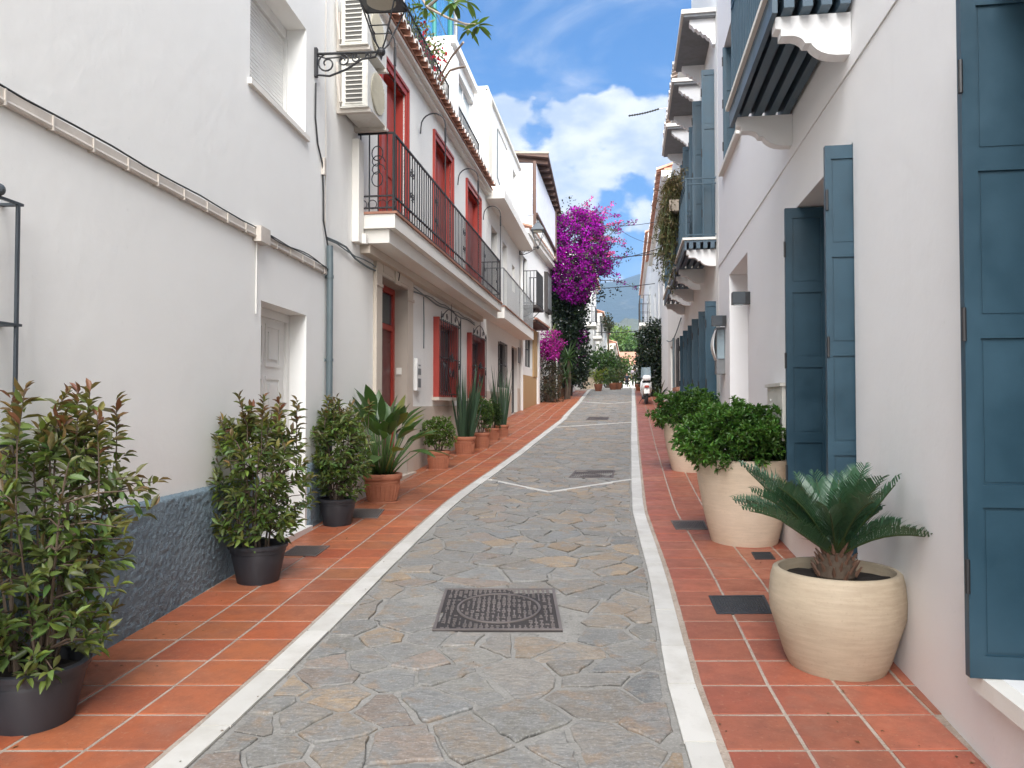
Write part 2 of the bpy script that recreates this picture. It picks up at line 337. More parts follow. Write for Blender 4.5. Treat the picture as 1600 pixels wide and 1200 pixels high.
# ================================================================ SETTING: ground, road, pavements
WL1 = Wall(-2.6375, .075, 'L'); WL2 = Wall(-3.2, .137, 'L'); WL5 = Wall(-2.64, .154, 'L'); WR = Wall(1.42, .151, 'R')
def wl(y): return WL1.x(y) if y < 8.3 else (WL2.x(y) if y < 31 else (WL2.x(31) + (WL5.x(36) - WL2.x(31)) * (y - 31) / 5 if y < 36 else WL5.x(y)))
def strip(xa, xb, ys, dz, c=None):
    mb = MB(); n = len(ys)
    mb.add([(f(y), y, g(y) + dz) for y in ys for f in (xa, xb)], [(2 * i, 2 * i + 1, 2 * i + 3, 2 * i + 2) for i in range(n - 1)], c); return mb
YS = [-40, -20, -8, -4] + [i * .5 for i in range(-4, 90)] + [46, 50, 55, 60, 66, 75, 90, 105, 120]
gm = MB(); gy = [-400, -60, -20, 0, 5, 10, 15, 21, 25, 29.3, 34, 38, 44, 66, 120, 400, 1200, 3200]; gx = [-3000, -300, -40, 0, 40, 300, 3000]
gm.add([(x, y, g(y) - .06) for y in gy for x in gx], [(j * 7 + i, j * 7 + i + 1, j * 7 + i + 8, j * 7 + i + 7) for j in range(len(gy) - 1) for i in range(6)])
struct('ground', gm, M['earth'])
LP = [(272, 1194), (407, 1077), (482, 1010), (587, 897), (655, 834), (700, 790), (725, 770), (775, 736), (825, 699), (875, 660), (905, 629)]
RP = [(1100, 1183), (1067, 1083), (1043, 973), (1027, 900), (1000, 810), (997, 797), (994, 750), (991, 687), (990, 632)]
KL = sorted((p.y, p.x) for p in (ground(*q) for q in LP)); KR = sorted((p.y, p.x) for p in (ground(*q) for q in RP))
def smooth(pts):
    ys = np.array([p[0] for p in pts]); xs = np.array([p[1] for p in pts]); out = []
    for y in np.arange(pts[0][0], pts[-1][0], .5):
        w = np.exp(-((ys - y) / 1.6) ** 2); A = np.stack([np.ones_like(ys), ys - y], 1) * np.sqrt(w)[:, None] + 0
        c = np.linalg.lstsq(A, xs * np.sqrt(w), rcond=None)[0]; out.append((float(y), float(c[0])))
    return out
KL = smooth(KL)
kl0 = lambda y: interp(KL, y) if y < KL[-1][0] else KL[-1][1] + .147 * (y - KL[-1][0])
kr0 = lambda y: interp(KR, y) if y < KR[-1][0] else KR[-1][1] + .156 * (y - KR[-1][0])
KW = .066                                                     # half width of the white edging
kl = kl0; kr = kr0
road = struct('road', strip(lambda y: kl(y) - .05, lambda y: kr(y) + .05, YS, 0.0), M['mortar'])
pav_l = struct('pavement_left', strip(lambda y: wl(y) - .6, lambda y: kl(y) + .02, YS, .0088), M['grout'])
pav_r = struct('pavement_right', strip(lambda y: kr(y) - .02, lambda y: WR.x(y) + .6, YS, .0088), M['grout'])
for o in (road, pav_l, pav_r): OFF[o.name] = Vector((0, 0, 0))
# --- crazy paving: voronoi flagstones
def clip(poly, a, b, c):                                      # keep a*x+b*y<=c
    out = []; n = len(poly)
    for i in range(n):
        p, q = poly[i], poly[(i + 1) % n]; u = a * p[0] + b * p[1] - c; v = a * q[0] + b * q[1] - c
        if u <= 0: out.append(p)
        if u * v < 0: t = u / (u - v); out.append((p[0] + (q[0] - p[0]) * t, p[1] + (q[1] - p[1]) * t))
    return out
def inset(poly, w):
    P = [p for i, p in enumerate(poly) if math.dist(p, poly[i - 1]) > .012]; n = len(P); res = P
    if n < 3: return None
    cx = sum(p[0] for p in P) / n; cy = sum(p[1] for p in P) / n
    for i in range(n):
        p, q = P[i], P[(i + 1) % n]; dx, dy = q[0] - p[0], q[1] - p[1]; L = math.hypot(dx, dy)
        if L < 1e-6: continue
        a, b = dy / L, -dx / L
        if a * (cx - p[0]) + b * (cy - p[1]) > 0: a, b = -a, -b
        res = clip(res, a, b, a * p[0] + b * p[1] - w * random.uniform(.25, 2.3))
        if len(res) < 3: return None
    return res
def rough(poly, amp):
    out = []
    for i, p in enumerate(poly):
        q = poly[(i + 1) % len(poly)]; L = math.dist(p, q); k = max(1, int(L / .055)); nx, ny = -(q[1] - p[1]) / (L + 1e-9), (q[0] - p[0]) / (L + 1e-9)
        for j in range(k):
            t = j / k + (random.uniform(-.2, .2) / k if j else 0); e = amp * random.gauss(0, 1) if j else amp * random.gauss(0, .4)
            out.append((p[0] + (q[0] - p[0]) * t + nx * e, p[1] + (q[1] - p[1]) * t + ny * e))
    return out
SC = [(.185, .19, .19), (.165, .178, .188), (.175, .185, .19), (.205, .20, .19), (.225, .195, .16), (.25, .20, .145), (.23, .205, .175), (.205, .195, .18), (.21, .18, .16), (.19, .192, .185), (.20, .20, .195), (.185, .188, .18)]
def stone_geo(mb, poly, h):
    c = random.choice(SC); k = random.uniform(.82, 1.16); c = tuple(x * k for x in c)
    cx = sum(p[0] for p in poly) / len(poly); cy = sum(p[1] for p in poly) / len(poly); tx, ty = random.gauss(0, .008), random.gauss(0, .008)
    n = len(poly); zt = lambda x, y, e: g(y) + e + (x - cx) * tx + (y - cy) * ty
    sh = lambda p, s: (cx + (p[0] - cx) * s, cy + (p[1] - cy) * s)
    A = [(p[0], p[1], g(p[1]) - .012) for p in poly]; B = [(*p, zt(*p, h * .55)) for p in poly]; D = [(*q, zt(*q, h)) for q in (sh(p, .95) for p in poly)]
    o0 = len(mb.v); mb.add(A + B + D, [(i, (i + 1) % n, n + (i + 1) % n, n + i) for i in range(n)] + [(n + i, n + (i + 1) % n, 2 * n + (i + 1) % n, 2 * n + i) for i in range(n)] + [tuple(range(2 * n, 3 * n))], c)
    sd = random.random() * 50                                 # grime along parts of the joint
    for i in range(2 * n):
        p = poly[i % n]; q = max(0., min(1., .5 + 1.5 * mnoise.noise(Vector((p[0] * 7, p[1] * 7, sd))))); mb.c[o0 + i] = tuple(x * (.30 + .70 * q) for x in c)
mhq = [ground(*q) for q in ((706, 923), (874, 928), (866, 988), (670, 981))]
mx0, mx1, my0, my1 = min(mhq[0].x, mhq[3].x), max(mhq[1].x, mhq[2].x), mhq[2].y, mhq[0].y
S = .275; rows = int(40 / S); seeds = {}
for j in range(-5, rows):
    for i in range(-16, 30):
        y = 1.9 + j * S * .82; x = kl(y) + (i + .5) * S + (S * .5 if j % 2 else 0)
        if -.6 < (x - kl(y)) and x < kr(y) + .6: (random.random() > .16) and seeds.__setitem__((i, j), (x + random.uniform(-.47, .47) * S, y + random.uniform(-.45, .45) * S * .82))
allst = []
for (i, j), p in seeds.items():
    y = p[1]; poly = [(p[0] - .5, y - .4), (p[0] + .5, y - .4), (p[0] + .5, y + .4), (p[0] - .5, y + .4)]
    for di in range(-4, 5):
        for dj in range(-4, 5):
            q = seeds.get((i + di, j + dj))
            if q and q != p: a, b = q[0] - p[0], q[1] - p[1]; poly = clip(poly, a, b, (q[0] ** 2 + q[1] ** 2 - p[0] ** 2 - y * y) / 2)
            if not poly: break
    for f, s in ((kl, -1), (kr, 1)):
        if not poly: break
        m = (f(y + .3) - f(y - .3)) / .6; x0 = f(y) - s * (KW + .015); poly = clip(poly, s, -s * m, s * x0 - s * m * y)
    if poly and len(poly) > 2: poly = inset(poly, .007 + random.random() * .007)
    if not poly or len(poly) < 3: continue
    ar = abs(sum(poly[k - 1][0] * poly[k][1] - poly[k][0] * poly[k - 1][1] for k in range(len(poly)))) / 2
    cx = sum(q[0] for q in poly) / len(poly); cy = sum(q[1] for q in poly) / len(poly)
    if ar < .006: continue
    if mx0 - .02 < cx < mx1 + .02 and my0 - .02 < cy < my1 + .02: continue
    if cy > 2.0: allst.append((cy, poly))
    else: allst.append((cy, poly))
allst.sort(key=lambda t: t[0]); near = [t for t in allst if t[0] > 1.5][:300]; far = [t for t in allst if t[0] > near[-1][0]]
for cy, poly in near:
    mb = MB(); rp = rough(poly, .0055); stone_geo(mb, rp, random.uniform(.004, .015)); obj('paving_stone', mb, M['flag'], road, origin=(sum(p[0] for p in poly) / len(poly), cy, g(cy)))
mb = MB()
for cy, poly in far: stone_geo(mb, rough(poly, .005) if cy < 22 else poly, random.uniform(.004, .010))
tag(obj('paving_stones_far', mb, M['flag'], road), kind='stuff')
# --- white marble edging
def edging(name, f):
    k = struct(name, strip(lambda y: f(y) - KW, lambda y: f(y) + KW, [y for y in YS if y < 46], .006, (.16, .145, .125)), M['marble']); OFF[k.name] = Vector((0, 0, 0)); y = 1.6
    while y < 44:
        L = .62 * random.uniform(.85, 1.1); y2 = y + L; s = random.uniform(.90, 1.06); c = (.62 * s, .60 * s, .555 * s); w = KW + random.uniform(-.003, .003); e = random.uniform(-.0015, .0015)
        m2 = MB(); a, b = y + .005, y2 - .005; ff = lambda t, q: (f(t) + q, t, g(t) + .0155 + e)
        P = [ff(a, -w), ff(a, w), ff(b, w), ff(b, -w)]
        m2.box8([(p[0], p[1], p[2] - .012) for p in P] + P, c); obj('edging_stone', m2, M['marble'], k, origin=P[0]); y = y2
edging('kerb_left', kl); edging('kerb_right', kr)
# --- white V strips laid across the road
def vstrip(pxs, w=.028):
    P = [ground(*q) for q in pxs]
    for a, b in zip(P, P[1:]):
        d = (b - a).normalized(); n = Vector((-d.y, d.x, 0)) * w; m2 = MB(); q = [a - n, a + n, b + n, b - n]
        m2.box8([(p.x, p.y, g(p.y) - .004) for p in (q[0], q[3], q[2], q[1])] + [(p.x, p.y, g(p.y) + .0135) for p in (q[0], q[3], q[2], q[1])], (.64, .62, .58)); obj('marble_strip', m2, M['marble'], road, origin=a)
vstrip([(764, 750), (858, 770), (986, 750)]); vstrip([(868, 668), (990, 660)], .03); vstrip([(907, 628), (955, 631), (988, 628)], .03)
# --- terracotta pavement tiles
TS = .336
def tilecol(side):
    b = (.385, .118, .050) if side == 'L' else (.335, .102, .058); k = random.gauss(1, .095); h = random.gauss(1, .08); return (b[0] * k, b[1] * k * h, b[2] * k * h)
def tiles(pav, side):
    lst = []; y = 1.2; f0 = (lambda t: kl(t) - KW - .022) if side == 'L' else (lambda t: kr(t) + KW + .028); s = -1 if side == 'L' else 1
    while y < 37:
        dy = TS * .985; x = 0.0
        wmax = min(abs((wl(t) if side == 'L' else WR.x(t)) - f0(t)) for t in (y, y + dy)) + .01
        wmax2 = [abs((wl(t) if side == 'L' else WR.x(t)) - f0(t)) + .01 for t in (y, y + dy)]
        while x < max(wmax2) - .02:
            x1a, x1b = min(x + TS, wmax2[0]), min(x + TS, wmax2[1])
            if x1a - x > .03 and x1b - x > .03: lst.append((y, y + dy, x, x1a, x1b))
            x += TS
        y += dy
    far = MB(); cnt = 0
    for y0, y1, x, xa, xb in lst:
        gp = .0085; q = [(f0(y0) + s * (x + gp), y0 + gp), (f0(y0) + s * (xa - gp), y0 + gp), (f0(y1) + s * (xb - gp), y1 - gp), (f0(y1) + s * (x + gp), y1 - gp)]
        if s < 0: q = [q[1], q[0], q[3], q[2]]
        cx = sum(p[0] for p in q) / 4; cy = (y0 + y1) / 2; e = random.gauss(0, .0008); tx, ty = random.gauss(0, .0022), random.gauss(0, .0022); c = tilecol(side)
        zt = lambda p, h: g(p[1]) + h + e + (p[0] - cx) * tx + (p[1] - cy) * ty
        m2 = far if (cnt >= 296 or y0 > 19) else MB(); r = .006; ins = [(p[0] + (r if p[0] < cx else -r), p[1] + (r if p[1] < cy else -r)) for p in q]
        V = [(*p, g(p[1]) - .004) for p in q] + [(*p, zt(p, .0108)) for p in q] + [(*p, zt(p, .0135)) for p in ins]
        m2.add(V, [(i, (i + 1) % 4, 4 + (i + 1) % 4, 4 + i) for i in range(4)] + [(4 + i, 4 + (i + 1) % 4, 8 + (i + 1) % 4, 8 + i) for i in range(4)] + [(8, 9, 10, 11)], c)
        if m2 is not far:
            cnt += 1; obj('paving_tile', m2, M['tile'], pav, origin=(cx, cy, g(cy)))
    tag(obj('paving_tiles_far', far, M['tile'], pav), kind='stuff')
tiles(pav_l, 'L'); tiles(pav_r, 'R')
# --- covers
def quadplate(pxs, h0, h1): 
    P = [ground(*q) for q in pxs]; return P, [(p.x, p.y, g(p.y) + h0) for p in P] + [(p.x, p.y, g(p.y) + h1) for p in P]
def mhole():
    cx, cy = (mx0 + mx1) / 2, (my0 + my1) / 2; t = thing('manhole_cover', 'large square cast iron manhole cover with a ring of raised relief, set in the flagstones', 'manhole cover', (cx, cy, g(cy)))
    hx, hy = (mx1 - mx0) / 2 * .93, (my1 - my0) / 2; zz = lambda y, h: g(y) + h
    def bx(mb, x0, x1, y0, y1, h0, h1): mb.box8([(x0, y0, zz(y0, h0)), (x1, y0, zz(y0, h0)), (x1, y1, zz(y1, h0)), (x0, y1, zz(y1, h0)), (x0, y0, zz(y0, h1)), (x1, y0, zz(y0, h1)), (x1, y1, zz(y1, h1)), (x0, y1, zz(y1, h1))])
    mb = MB(); bx(mb, cx - hx, cx + hx, cy - hy, cy + hy, -.02, .012); pl = obj('plate', mb, M['ironplate'], t)
    mb = MB()
    for a, b, c_, d in ((-hx, hx, -hy, -hy + .02), (-hx, hx, hy - .02, hy), (-hx, -hx + .02, -hy + .02, hy - .02), (hx - .02, hx, -hy + .02, hy - .02)): bx(mb, cx + a, cx + b, cy + c_, cy + d, .012, .018)
    obj('rim', mb, M['wornrelief'], t)
    rr = min(hx, hy) * .80; mb = MB(); n = 48
    for a0 in range(n):
        a, b = 2 * math.pi * a0 / n, 2 * math.pi * (a0 + 1) / n; P = []
        for r_, h in ((rr - .012, .019), (rr + .006, .019), (rr + .006, .010), (rr - .012, .010)):
            P.append([(cx + r_ * hx / hy * math.cos(q) * .98, cy + r_ * math.sin(q), zz(cy + r_ * math.sin(q), h)) for q in (a, b)])
        mb.add([p for q in P for p in q], [(0, 2, 3, 1), (2, 4, 5, 3), (6, 0, 1, 7)])
    obj('ring', mb, M['wornrelief'], t)
    mb = MB(); st = .034
    for j in range(int(-hy / st) + 1, int(hy / st)):
        for i in range(int(-hx / st) + 1, int(hx / st)):
            if random.random() < .12: continue
            x, y = cx + i * st, cy + j * st; rn = math.hypot(i * st / hx * hy, j * st)
            if abs(rn - rr) < .028: continue
            w, d = random.choice(((.024, .008), (.008, .024), (.014, .014), (.022, .010))); bx(mb, x - w / 2, x + w / 2, y - d / 2, y + d / 2, .010, .017)
            if random.random() < .6: bx(mb, x + w / 2 - .008, x + w / 2, y - d / 2 - .010, y - d / 2, .010, .017)
    tag(obj('relief', mb, M['wornrelief'], t), kind='stuff')
mhole()
def cover(name, pxs, label, mat, style, cat='drain cover', h=.016):
    P = [ground(*q) for q in pxs]; c = sum(P, Vector()) / 4; t = thing(name, label, cat, (c.x, c.y, g(c.y)))
    L = lambda u, v, e: (lambda p: (p.x, p.y, g(p.y) + e))((P[0] * (1 - u) + P[1] * u) * (1 - v) + (P[3] * (1 - u) + P[2] * u) * v)
    def bx(mb, u0, u1, v0, v1, e0, e1): mb.box8([L(u0, v1, e0), L(u1, v1, e0), L(u1, v0, e0), L(u0, v0, e0), L(u0, v1, e1), L(u1, v1, e1), L(u1, v0, e1), L(u0, v0, e1)])
    mb = MB(); bx(mb, 0, 1, 0, 1, -.01, h - .006); obj('plate', mb, M['ironplate'], t)
    mb = MB()
    for q in ((0, 1, 0, .07), (0, 1, .93, 1), (0, .05, .07, .93), (.95, 1, .07, .93)): bx(mb, *q, h - .006, h)
    obj('frame', mb, mat, t)
    if style == 'grate':
        for k in range(17): mb = MB(); bx(mb, .07 + k * .0515, .07 + k * .0515 + .026, .09, .91, h - .006, h - .001); obj('slot_bar', mb, mat, t)
    else:
        mb = MB(); nu, nv = (18, 9)
        for i in range(nu):
            for j in range(nv):
                u, v = .07 + .86 * i / nu, .1 + .8 * j / nv; bx(mb, u, u + .86 / nu * .62, v, v + .8 / nv * .62, h - .006, h - .002)
        tag(obj('stud_pattern', mb, mat, t), kind='stuff')
cover('drain_grate', ((899, 736), (961, 736), (958, 748), (888, 748)), 'slotted drain grate in the road just beyond a white V line', M['castiron'], 'grate', 'drain grate')
cover('drain_grate', ((920, 652), (952, 652), (950, 657), (915, 657)), 'small drain grate far up the grey stone road', M['castiron'], 'grate', 'drain grate')
cover('meter_cover', ((462, 856), (516, 856), (494, 872), (438, 871)), 'brown meter cover in the tiles beside the marble doorstep', M['castiron'], 'stud', h=.021)
cover('meter_cover', ((552, 797), (601, 798), (590, 812), (540, 811)), 'brown meter cover in the tiles below the big leafy terracotta pot', M['castiron'], 'stud', h=.021)
cover('meter_cover', ((1107, 935), (1194, 934), (1208, 963), (1120, 963)), 'black mesh cover in the red tiles beside the cycad pot', M['rubber'], 'stud', h=.021)
cover('meter_cover', ((1048, 816), (1100, 816), (1106, 830), (1056, 830)), 'grey grate cover in the red tiles by the pale planter foot', M['castiron'], 'grate', h=.021)
cover('meter_cover', ((1174, 866), (1204, 866), (1212, 877), (1180, 877)), 'tiny dark cover with pale edge behind the cycad pot', M['rubber'], 'stud', h=.021)

# ================================================================ house building kit
def wallmesh(W, y0, y1, z0, z1, ops, depth=6.0, d=0.0):
    """front wall with recessed openings (ya,yb,za,zb,rec), plus ends, top and back"""
    mb = MB(); ys = sorted({y0, y1} | {q for o in ops for q in o[:2]}); zs = sorted({z0, z1} | {q for o in ops for q in o[2:4]})
    def quad(a, b, c_, e): mb.add([a, b, c_, e], [(0, 1, 2, 3)])
    for a, b in zip(ys, ys[1:]):
        for p, q in zip(zs, zs[1:]):
            my, mz = (a + b) / 2, (p + q) / 2
            if any(o[0] < my < o[1] and o[2] < mz < o[3] for o in ops): continue
            quad(W.pt(a, d, p), W.pt(b, d, p), W.pt(b, d, q), W.pt(a, d, q))
    for ya, yb, za, zb, rc in ops:
        quad(W.pt(ya, d, za), W.pt(ya, d, zb), W.pt(ya, d - rc, zb), W.pt(ya, d - rc, za)); quad(W.pt(yb, d, za), W.pt(yb, d - rc, za), W.pt(yb, d - rc, zb), W.pt(yb, d, zb))
        quad(W.pt(ya, d, zb), W.pt(yb, d, zb), W.pt(yb, d - rc, zb), W.pt(ya, d - rc, zb)); quad(W.pt(ya, d, za), W.pt(ya, d - rc, za), W.pt(yb, d - rc, za), W.pt(yb, d, za))
        quad(W.pt(ya, d - rc, za), W.pt(ya, d - rc, zb), W.pt(yb, d - rc, zb), W.pt(yb, d - rc, za))
    D = d - depth
    quad(W.pt(y0, d, z0), W.pt(y0, d, z1), W.pt(y0, D, z1), W.pt(y0, D, z0)); quad(W.pt(y1, d, z0), W.pt(y1, D, z0), W.pt(y1, D, z1), W.pt(y1, d, z1))
    quad(W.pt(y0, d, z1), W.pt(y1, d, z1), W.pt(y1, D, z1), W.pt(y0, D, z1)); quad(W.pt(y0, D, z0), W.pt(y0, D, z1), W.pt(y1, D, z1), W.pt(y1, D, z0))
    bm = bmesh.new(); vs_ = [bm.verts.new(p) for p in mb.v]
    for f in mb.f: bm.faces.new([vs_[i] for i in f])
    bmesh.ops.remove_doubles(bm, verts=bm.verts, dist=1e-4); bmesh.ops.recalc_face_normals(bm, faces=bm.faces)
    bm.verts.index_update(); r = MB(); r.add([v.co.copy() for v in bm.verts], [tuple(v.index for v in f.verts) for f in bm.faces]); bm.free(); return r
def house(name, label, W, y0, y1): return thing(name, label, 'house', W.pt((y0 + y1) / 2, -1, g((y0 + y1) / 2)))
def part(name, parent, mat, W, *boxes, **k):
    mb = MB()
    for b in boxes: mb.fb(W, *b)
    return obj(name, mb, mat, parent, **k)
def leaf_shutter(parent, W, y, d0, d1, z0, z1, npan, mat, face=-1):
    """a shutter leaf standing square to the wall at Y=y; panels recessed on the side towards the camera"""
    t = .04; st = .055 if d1 - d0 > .25 else .035; rl = .085; mb = MB(); mb.fb(W, y + .012, y + t - .012, d0 + st, d1 - st, z0 + rl, z1 - rl)
    for a, b in ((d0, d0 + st), (d1 - st, d1)): mb.fb(W, y, y + t, a, b, z0, z1)
    hs = (z1 - z0 - rl * (npan + 1)) / npan
    for k in range(npan + 1): zz = z0 + k * (hs + rl); mb.fb(W, y + .001, y + t - .001, d0 + st, d1 - st, zz, zz + rl)
    s = obj('shutter', mb, mat, parent)
    for k in range(npan):
        zz = z0 + rl + k * (hs + rl); m2 = MB(); m2.fb(W, y + .009, y + t - .009, d0 + st + .012, d1 - st - .012, zz + .012, zz + hs - .012); obj('panel', m2, mat, s)
    for k in range(3): zz = z0 + (z1 - z0) * (.12 + .36 * k); m2 = MB(); m2.tube([W.pt(y - .006, d1 - .008 if d1 - d0 < .25 else d1 + .006, zz), W.pt(y - .006, d1 - .008 if d1 - d0 < .25 else d1 + .006, zz + .13)], .009, 8); obj('hinge', m2, M['iron'], s)
    return s
def window(parent, W, ya, yb, za, zb, rec, fmat, gmat=None, nx=2, nz=1, name='window', th=.05):
    gmat = gmat or M['glass']; e = -rec + .003; mb = MB(); mb.fb(W, ya, yb, e, e + .04, za, za + th); mb.fb(W, ya, yb, e, e + .04, zb - th, zb); mb.fb(W, ya, ya + th, e, e + .04, za + th, zb - th); mb.fb(W, yb - th, yb, e, e + .04, za + th, zb - th)
    iw = (yb - ya - 2 * th); ih = zb - za - 2 * th
    for k in range(1, nx): y = ya + th + iw * k / nx; mb.fb(W, y - .025, y + .025, e + .002, e + .038, za + th, zb - th)
    for k in range(1, nz): z = za + th + ih * k / nz; mb.fb(W, ya + th, yb - th, e + .004, e + .036, z - .018, z + .018)
    w = obj(name, mb, fmat, parent)
    for i in range(nx):
        for j in range(nz):
            m2 = MB(); m2.fb(W, ya + th + iw * i / nx + .001, ya + th + iw * (i + 1) / nx - .001, e + .001, e + .016, za + th + ih * j / nz + .001, za + th + ih * (j + 1) / nz - .001); obj('pane', m2, gmat, w)
    return w
def railing(parent, W, y0, y1, d, z0, z1, mat, step=.12, r=.007, returns=True, rails=(0., 1.), curl=False, sq=True, d_in=0.0):
    """front run at distance d and the two returns to the wall; every bar is a part"""
    H = z1 - z0; mb = MB()
    for k in rails:
        z = z0 + .05 + (H - .05) * k; tt = .012 if k == 1 else .009
        mb.fb(W, y0, y1, d - .012, d + .012, z - tt, z + tt)
        if returns: mb.fb(W, y0, y0 + .022, d_in, d - .0125, z - tt, z + tt); mb.fb(W, y1 - .022, y1, d_in, d - .0125, z - tt, z + tt)
    rl = obj('railing', mb, mat, parent)
    def bar(y, dd, rr=r, b=0): mb = MB(); mb.fb(W, y - rr, y + rr, dd - rr, dd + rr, z0 + b, z1 - .008); return obj('bar', mb, mat, rl)
    n = max(2, int(round((y1 - y0 - .03) / step)))
    for i in range(n + 1): bar(y0 + .014 + (y1 - y0 - .028) * i / n, d, r * 1.5 if i in (0, n) else r)
    if returns:
        m = max(1, int(round((d - d_in) / step)))
        for yy in (y0 + .011, y1 - .011):
            for i in range(m): bar(yy, d_in + (d - d_in) * (i + .3) / m)
    return rl
def rooftiles(parent, W, y0, y1, d, z, mat, step=.21, r=.085, L=.5, slope=.32):
    """a row of barrel tiles along an eave, each its own part"""
    n = int((y1 - y0) / step); mb = MB(); k = 8; V = []
    for e, rr, zz in ((0, r, 0), (-L, r * .8, L * slope)):
        for R_ in (rr, rr - .016): V += [(R_ * math.cos(math.pi * i / k), e, zz + R_ * math.sin(math.pi * i / k)) for i in range(k + 1)]
    m1 = k + 1; Fc = []
    for i in range(k): Fc += [(i, i + 1, 2 * m1 + i + 1, 2 * m1 + i), (m1 + i, 3 * m1 + i, 3 * m1 + i + 1, m1 + i + 1), (i, m1 + i, m1 + i + 1, i + 1)]
    nl = len(Fc); Fc += [(i, i + 1, 4 * m1 + i + 1, 4 * m1 + i) for i in range(k)] + [(4 * m1 + i, 4 * m1 + i + 1, 5 * m1 + i + 1, 5 * m1 + i) for i in range(k)]      # pale mortared lip, lit look of the tile end put in its colour
    for R_, e in ((r + .004, .012), (r - .026, .012)): V += [(R_ * math.cos(math.pi * i / k), e, R_ * math.sin(math.pi * i / k)) for i in range(k + 1)]
    mb.add(V, Fc); me = mb.mesh('roof_tile'); me.materials.append(mat); me.materials.append(M['trim']); me.shade_flat()
    for i in range(nl, len(Fc)): me.polygons[i].material_index = 1
    ang = math.atan2(W.n.y, W.n.x) - math.pi / 2
    for i in range(n):
        p = W.pt(y0 + (i + .5) * step, d + random.uniform(-.012, .012), z + random.uniform(-.006, .006)); inst('roof_tile', me, parent, p, (0, 0, ang + random.gauss(0, .015)))
def scroll(c, W, r, turns=1.3, flip=1, plane='y', start=0, n=14):
    """spiral points in the wall's y-z plane"""
    out = []
    for i in range(n + 1):
        t = i / n; a = start + flip * turns * 2 * math.pi * t; rr = r * (1 - .8 * t)
        out.append(W.pt(c[0] + rr * math.cos(a), c[1], c[2] + rr * math.sin(a)))
    return out
def grille(parent, W, ya, yb, za, zb, dout, mat, n=8, crest=True):
    mb = MB()
    for z in (za + .03, za + (zb - za) * .5, zb - .03): mb.fb(W, ya, yb, dout - .008, dout + .008, z - .009, z + .009); mb.fb(W, ya, ya + .016, 0, dout - .009, z - .009, z + .009); mb.fb(W, yb - .016, yb, 0, dout - .009, z - .009, z + .009)
    gr = obj('window_grille', mb, mat, parent)
    for i in range(n + 1):
        y = ya + (yb - ya) * i / n; m2 = MB(); m2.tube([W.pt(y, dout, za), W.pt(y, dout, zb)], .008, 6); obj('bar', m2, mat, gr)
    if crest:
        m2 = MB(); yc = (ya + yb) / 2; w = (yb - ya) / 2
        for s in (-1, 1):
            m2.tube([W.pt(yc + s * w * (1 - t), dout, zb + .24 * math.sin(t * math.pi / 2)) for t in [i / 8 for i in range(9)]], .009, 5)
            m2.tube(scroll((yc + s * w * .45, dout, zb + .08), W, .07, 1.3, s), .007, 5); m2.tube(scroll((yc + s * w * .85, dout, zb + .05), W, .05, 1.2, -s), .007, 5)
        m2.tube([W.pt(yc, dout, zb), W.pt(yc, dout, zb + .34)], [.012, .004], 6)
        for s in (0, 1):
            m2.tube([W.pt(ya if s else yb, dout, zb), W.pt(ya if s else yb, dout, zb + .12)], [.012, .005], 6)
        obj('crest', m2, mat, gr)
        m2 = MB(); zc = (za + zb) / 2 - .12
        for s in (-1, 1):
            for f in (-1, 1): m2.tube(scroll((yc + s * .10, dout + .01, zc + f * .14), W, .10, 1.4, s * f, start=math.pi / 2), .008, 5)
            m2.tube(scroll((yc + s * w * .8, dout + .01, zc), W, .08, 1.4, s), .008, 5)
        obj('scrollwork', m2, mat, gr)
    return gr
# ================================================================ LEFT HOUSE 1 (near, blue plinth)
W = WL1
H = house('plastered_house', 'near white house with rough blue stucco plinth and cable trunking', W, -4, 8.3)
win = (6.28, 7.62, 4.22, 5.30, .24); door = (6.55, 7.68, g(7) + .02, 2.43, .24); gw = (2.35, 3.42, 1.42, 2.40, .18)
obj('wall', wallmesh(W, -5, 8.32, -.6, 10.5, [win, door, gw]), M['white1'], H)
# roller blind
mb = MB(); mb.fb(W, win[0], win[1], -.237, -.20, win[3] - .10, win[3] - .002); bl = obj('roller_blind', mb, M['whitepaint'], H)
for k in range(26):
    z = win[2] + .02 + k * .0365
    if z < win[3] - .13: m2 = MB(); m2.fb(W, win[0] + .03, win[1] - .03, -.232, -.222, z, z + .030); m2.fb(W, win[0] + .03, win[1] - .03, -.236, -.232, z - .004, z + .0365); obj('slat', m2, M['whitepaint'], bl)
part('blind_guide', H, M['whitepaint'], W, (win[0], win[0] + .03, -.236, -.19, win[2], win[3] - .1), (win[1] - .03, win[1], -.236, -.19, win[2], win[3] - .1))
part('window_sill', H, M['trim'], W, (win[0] - .04, win[1] + .04, -.236, .035, win[2] - .045, win[2] + .004))
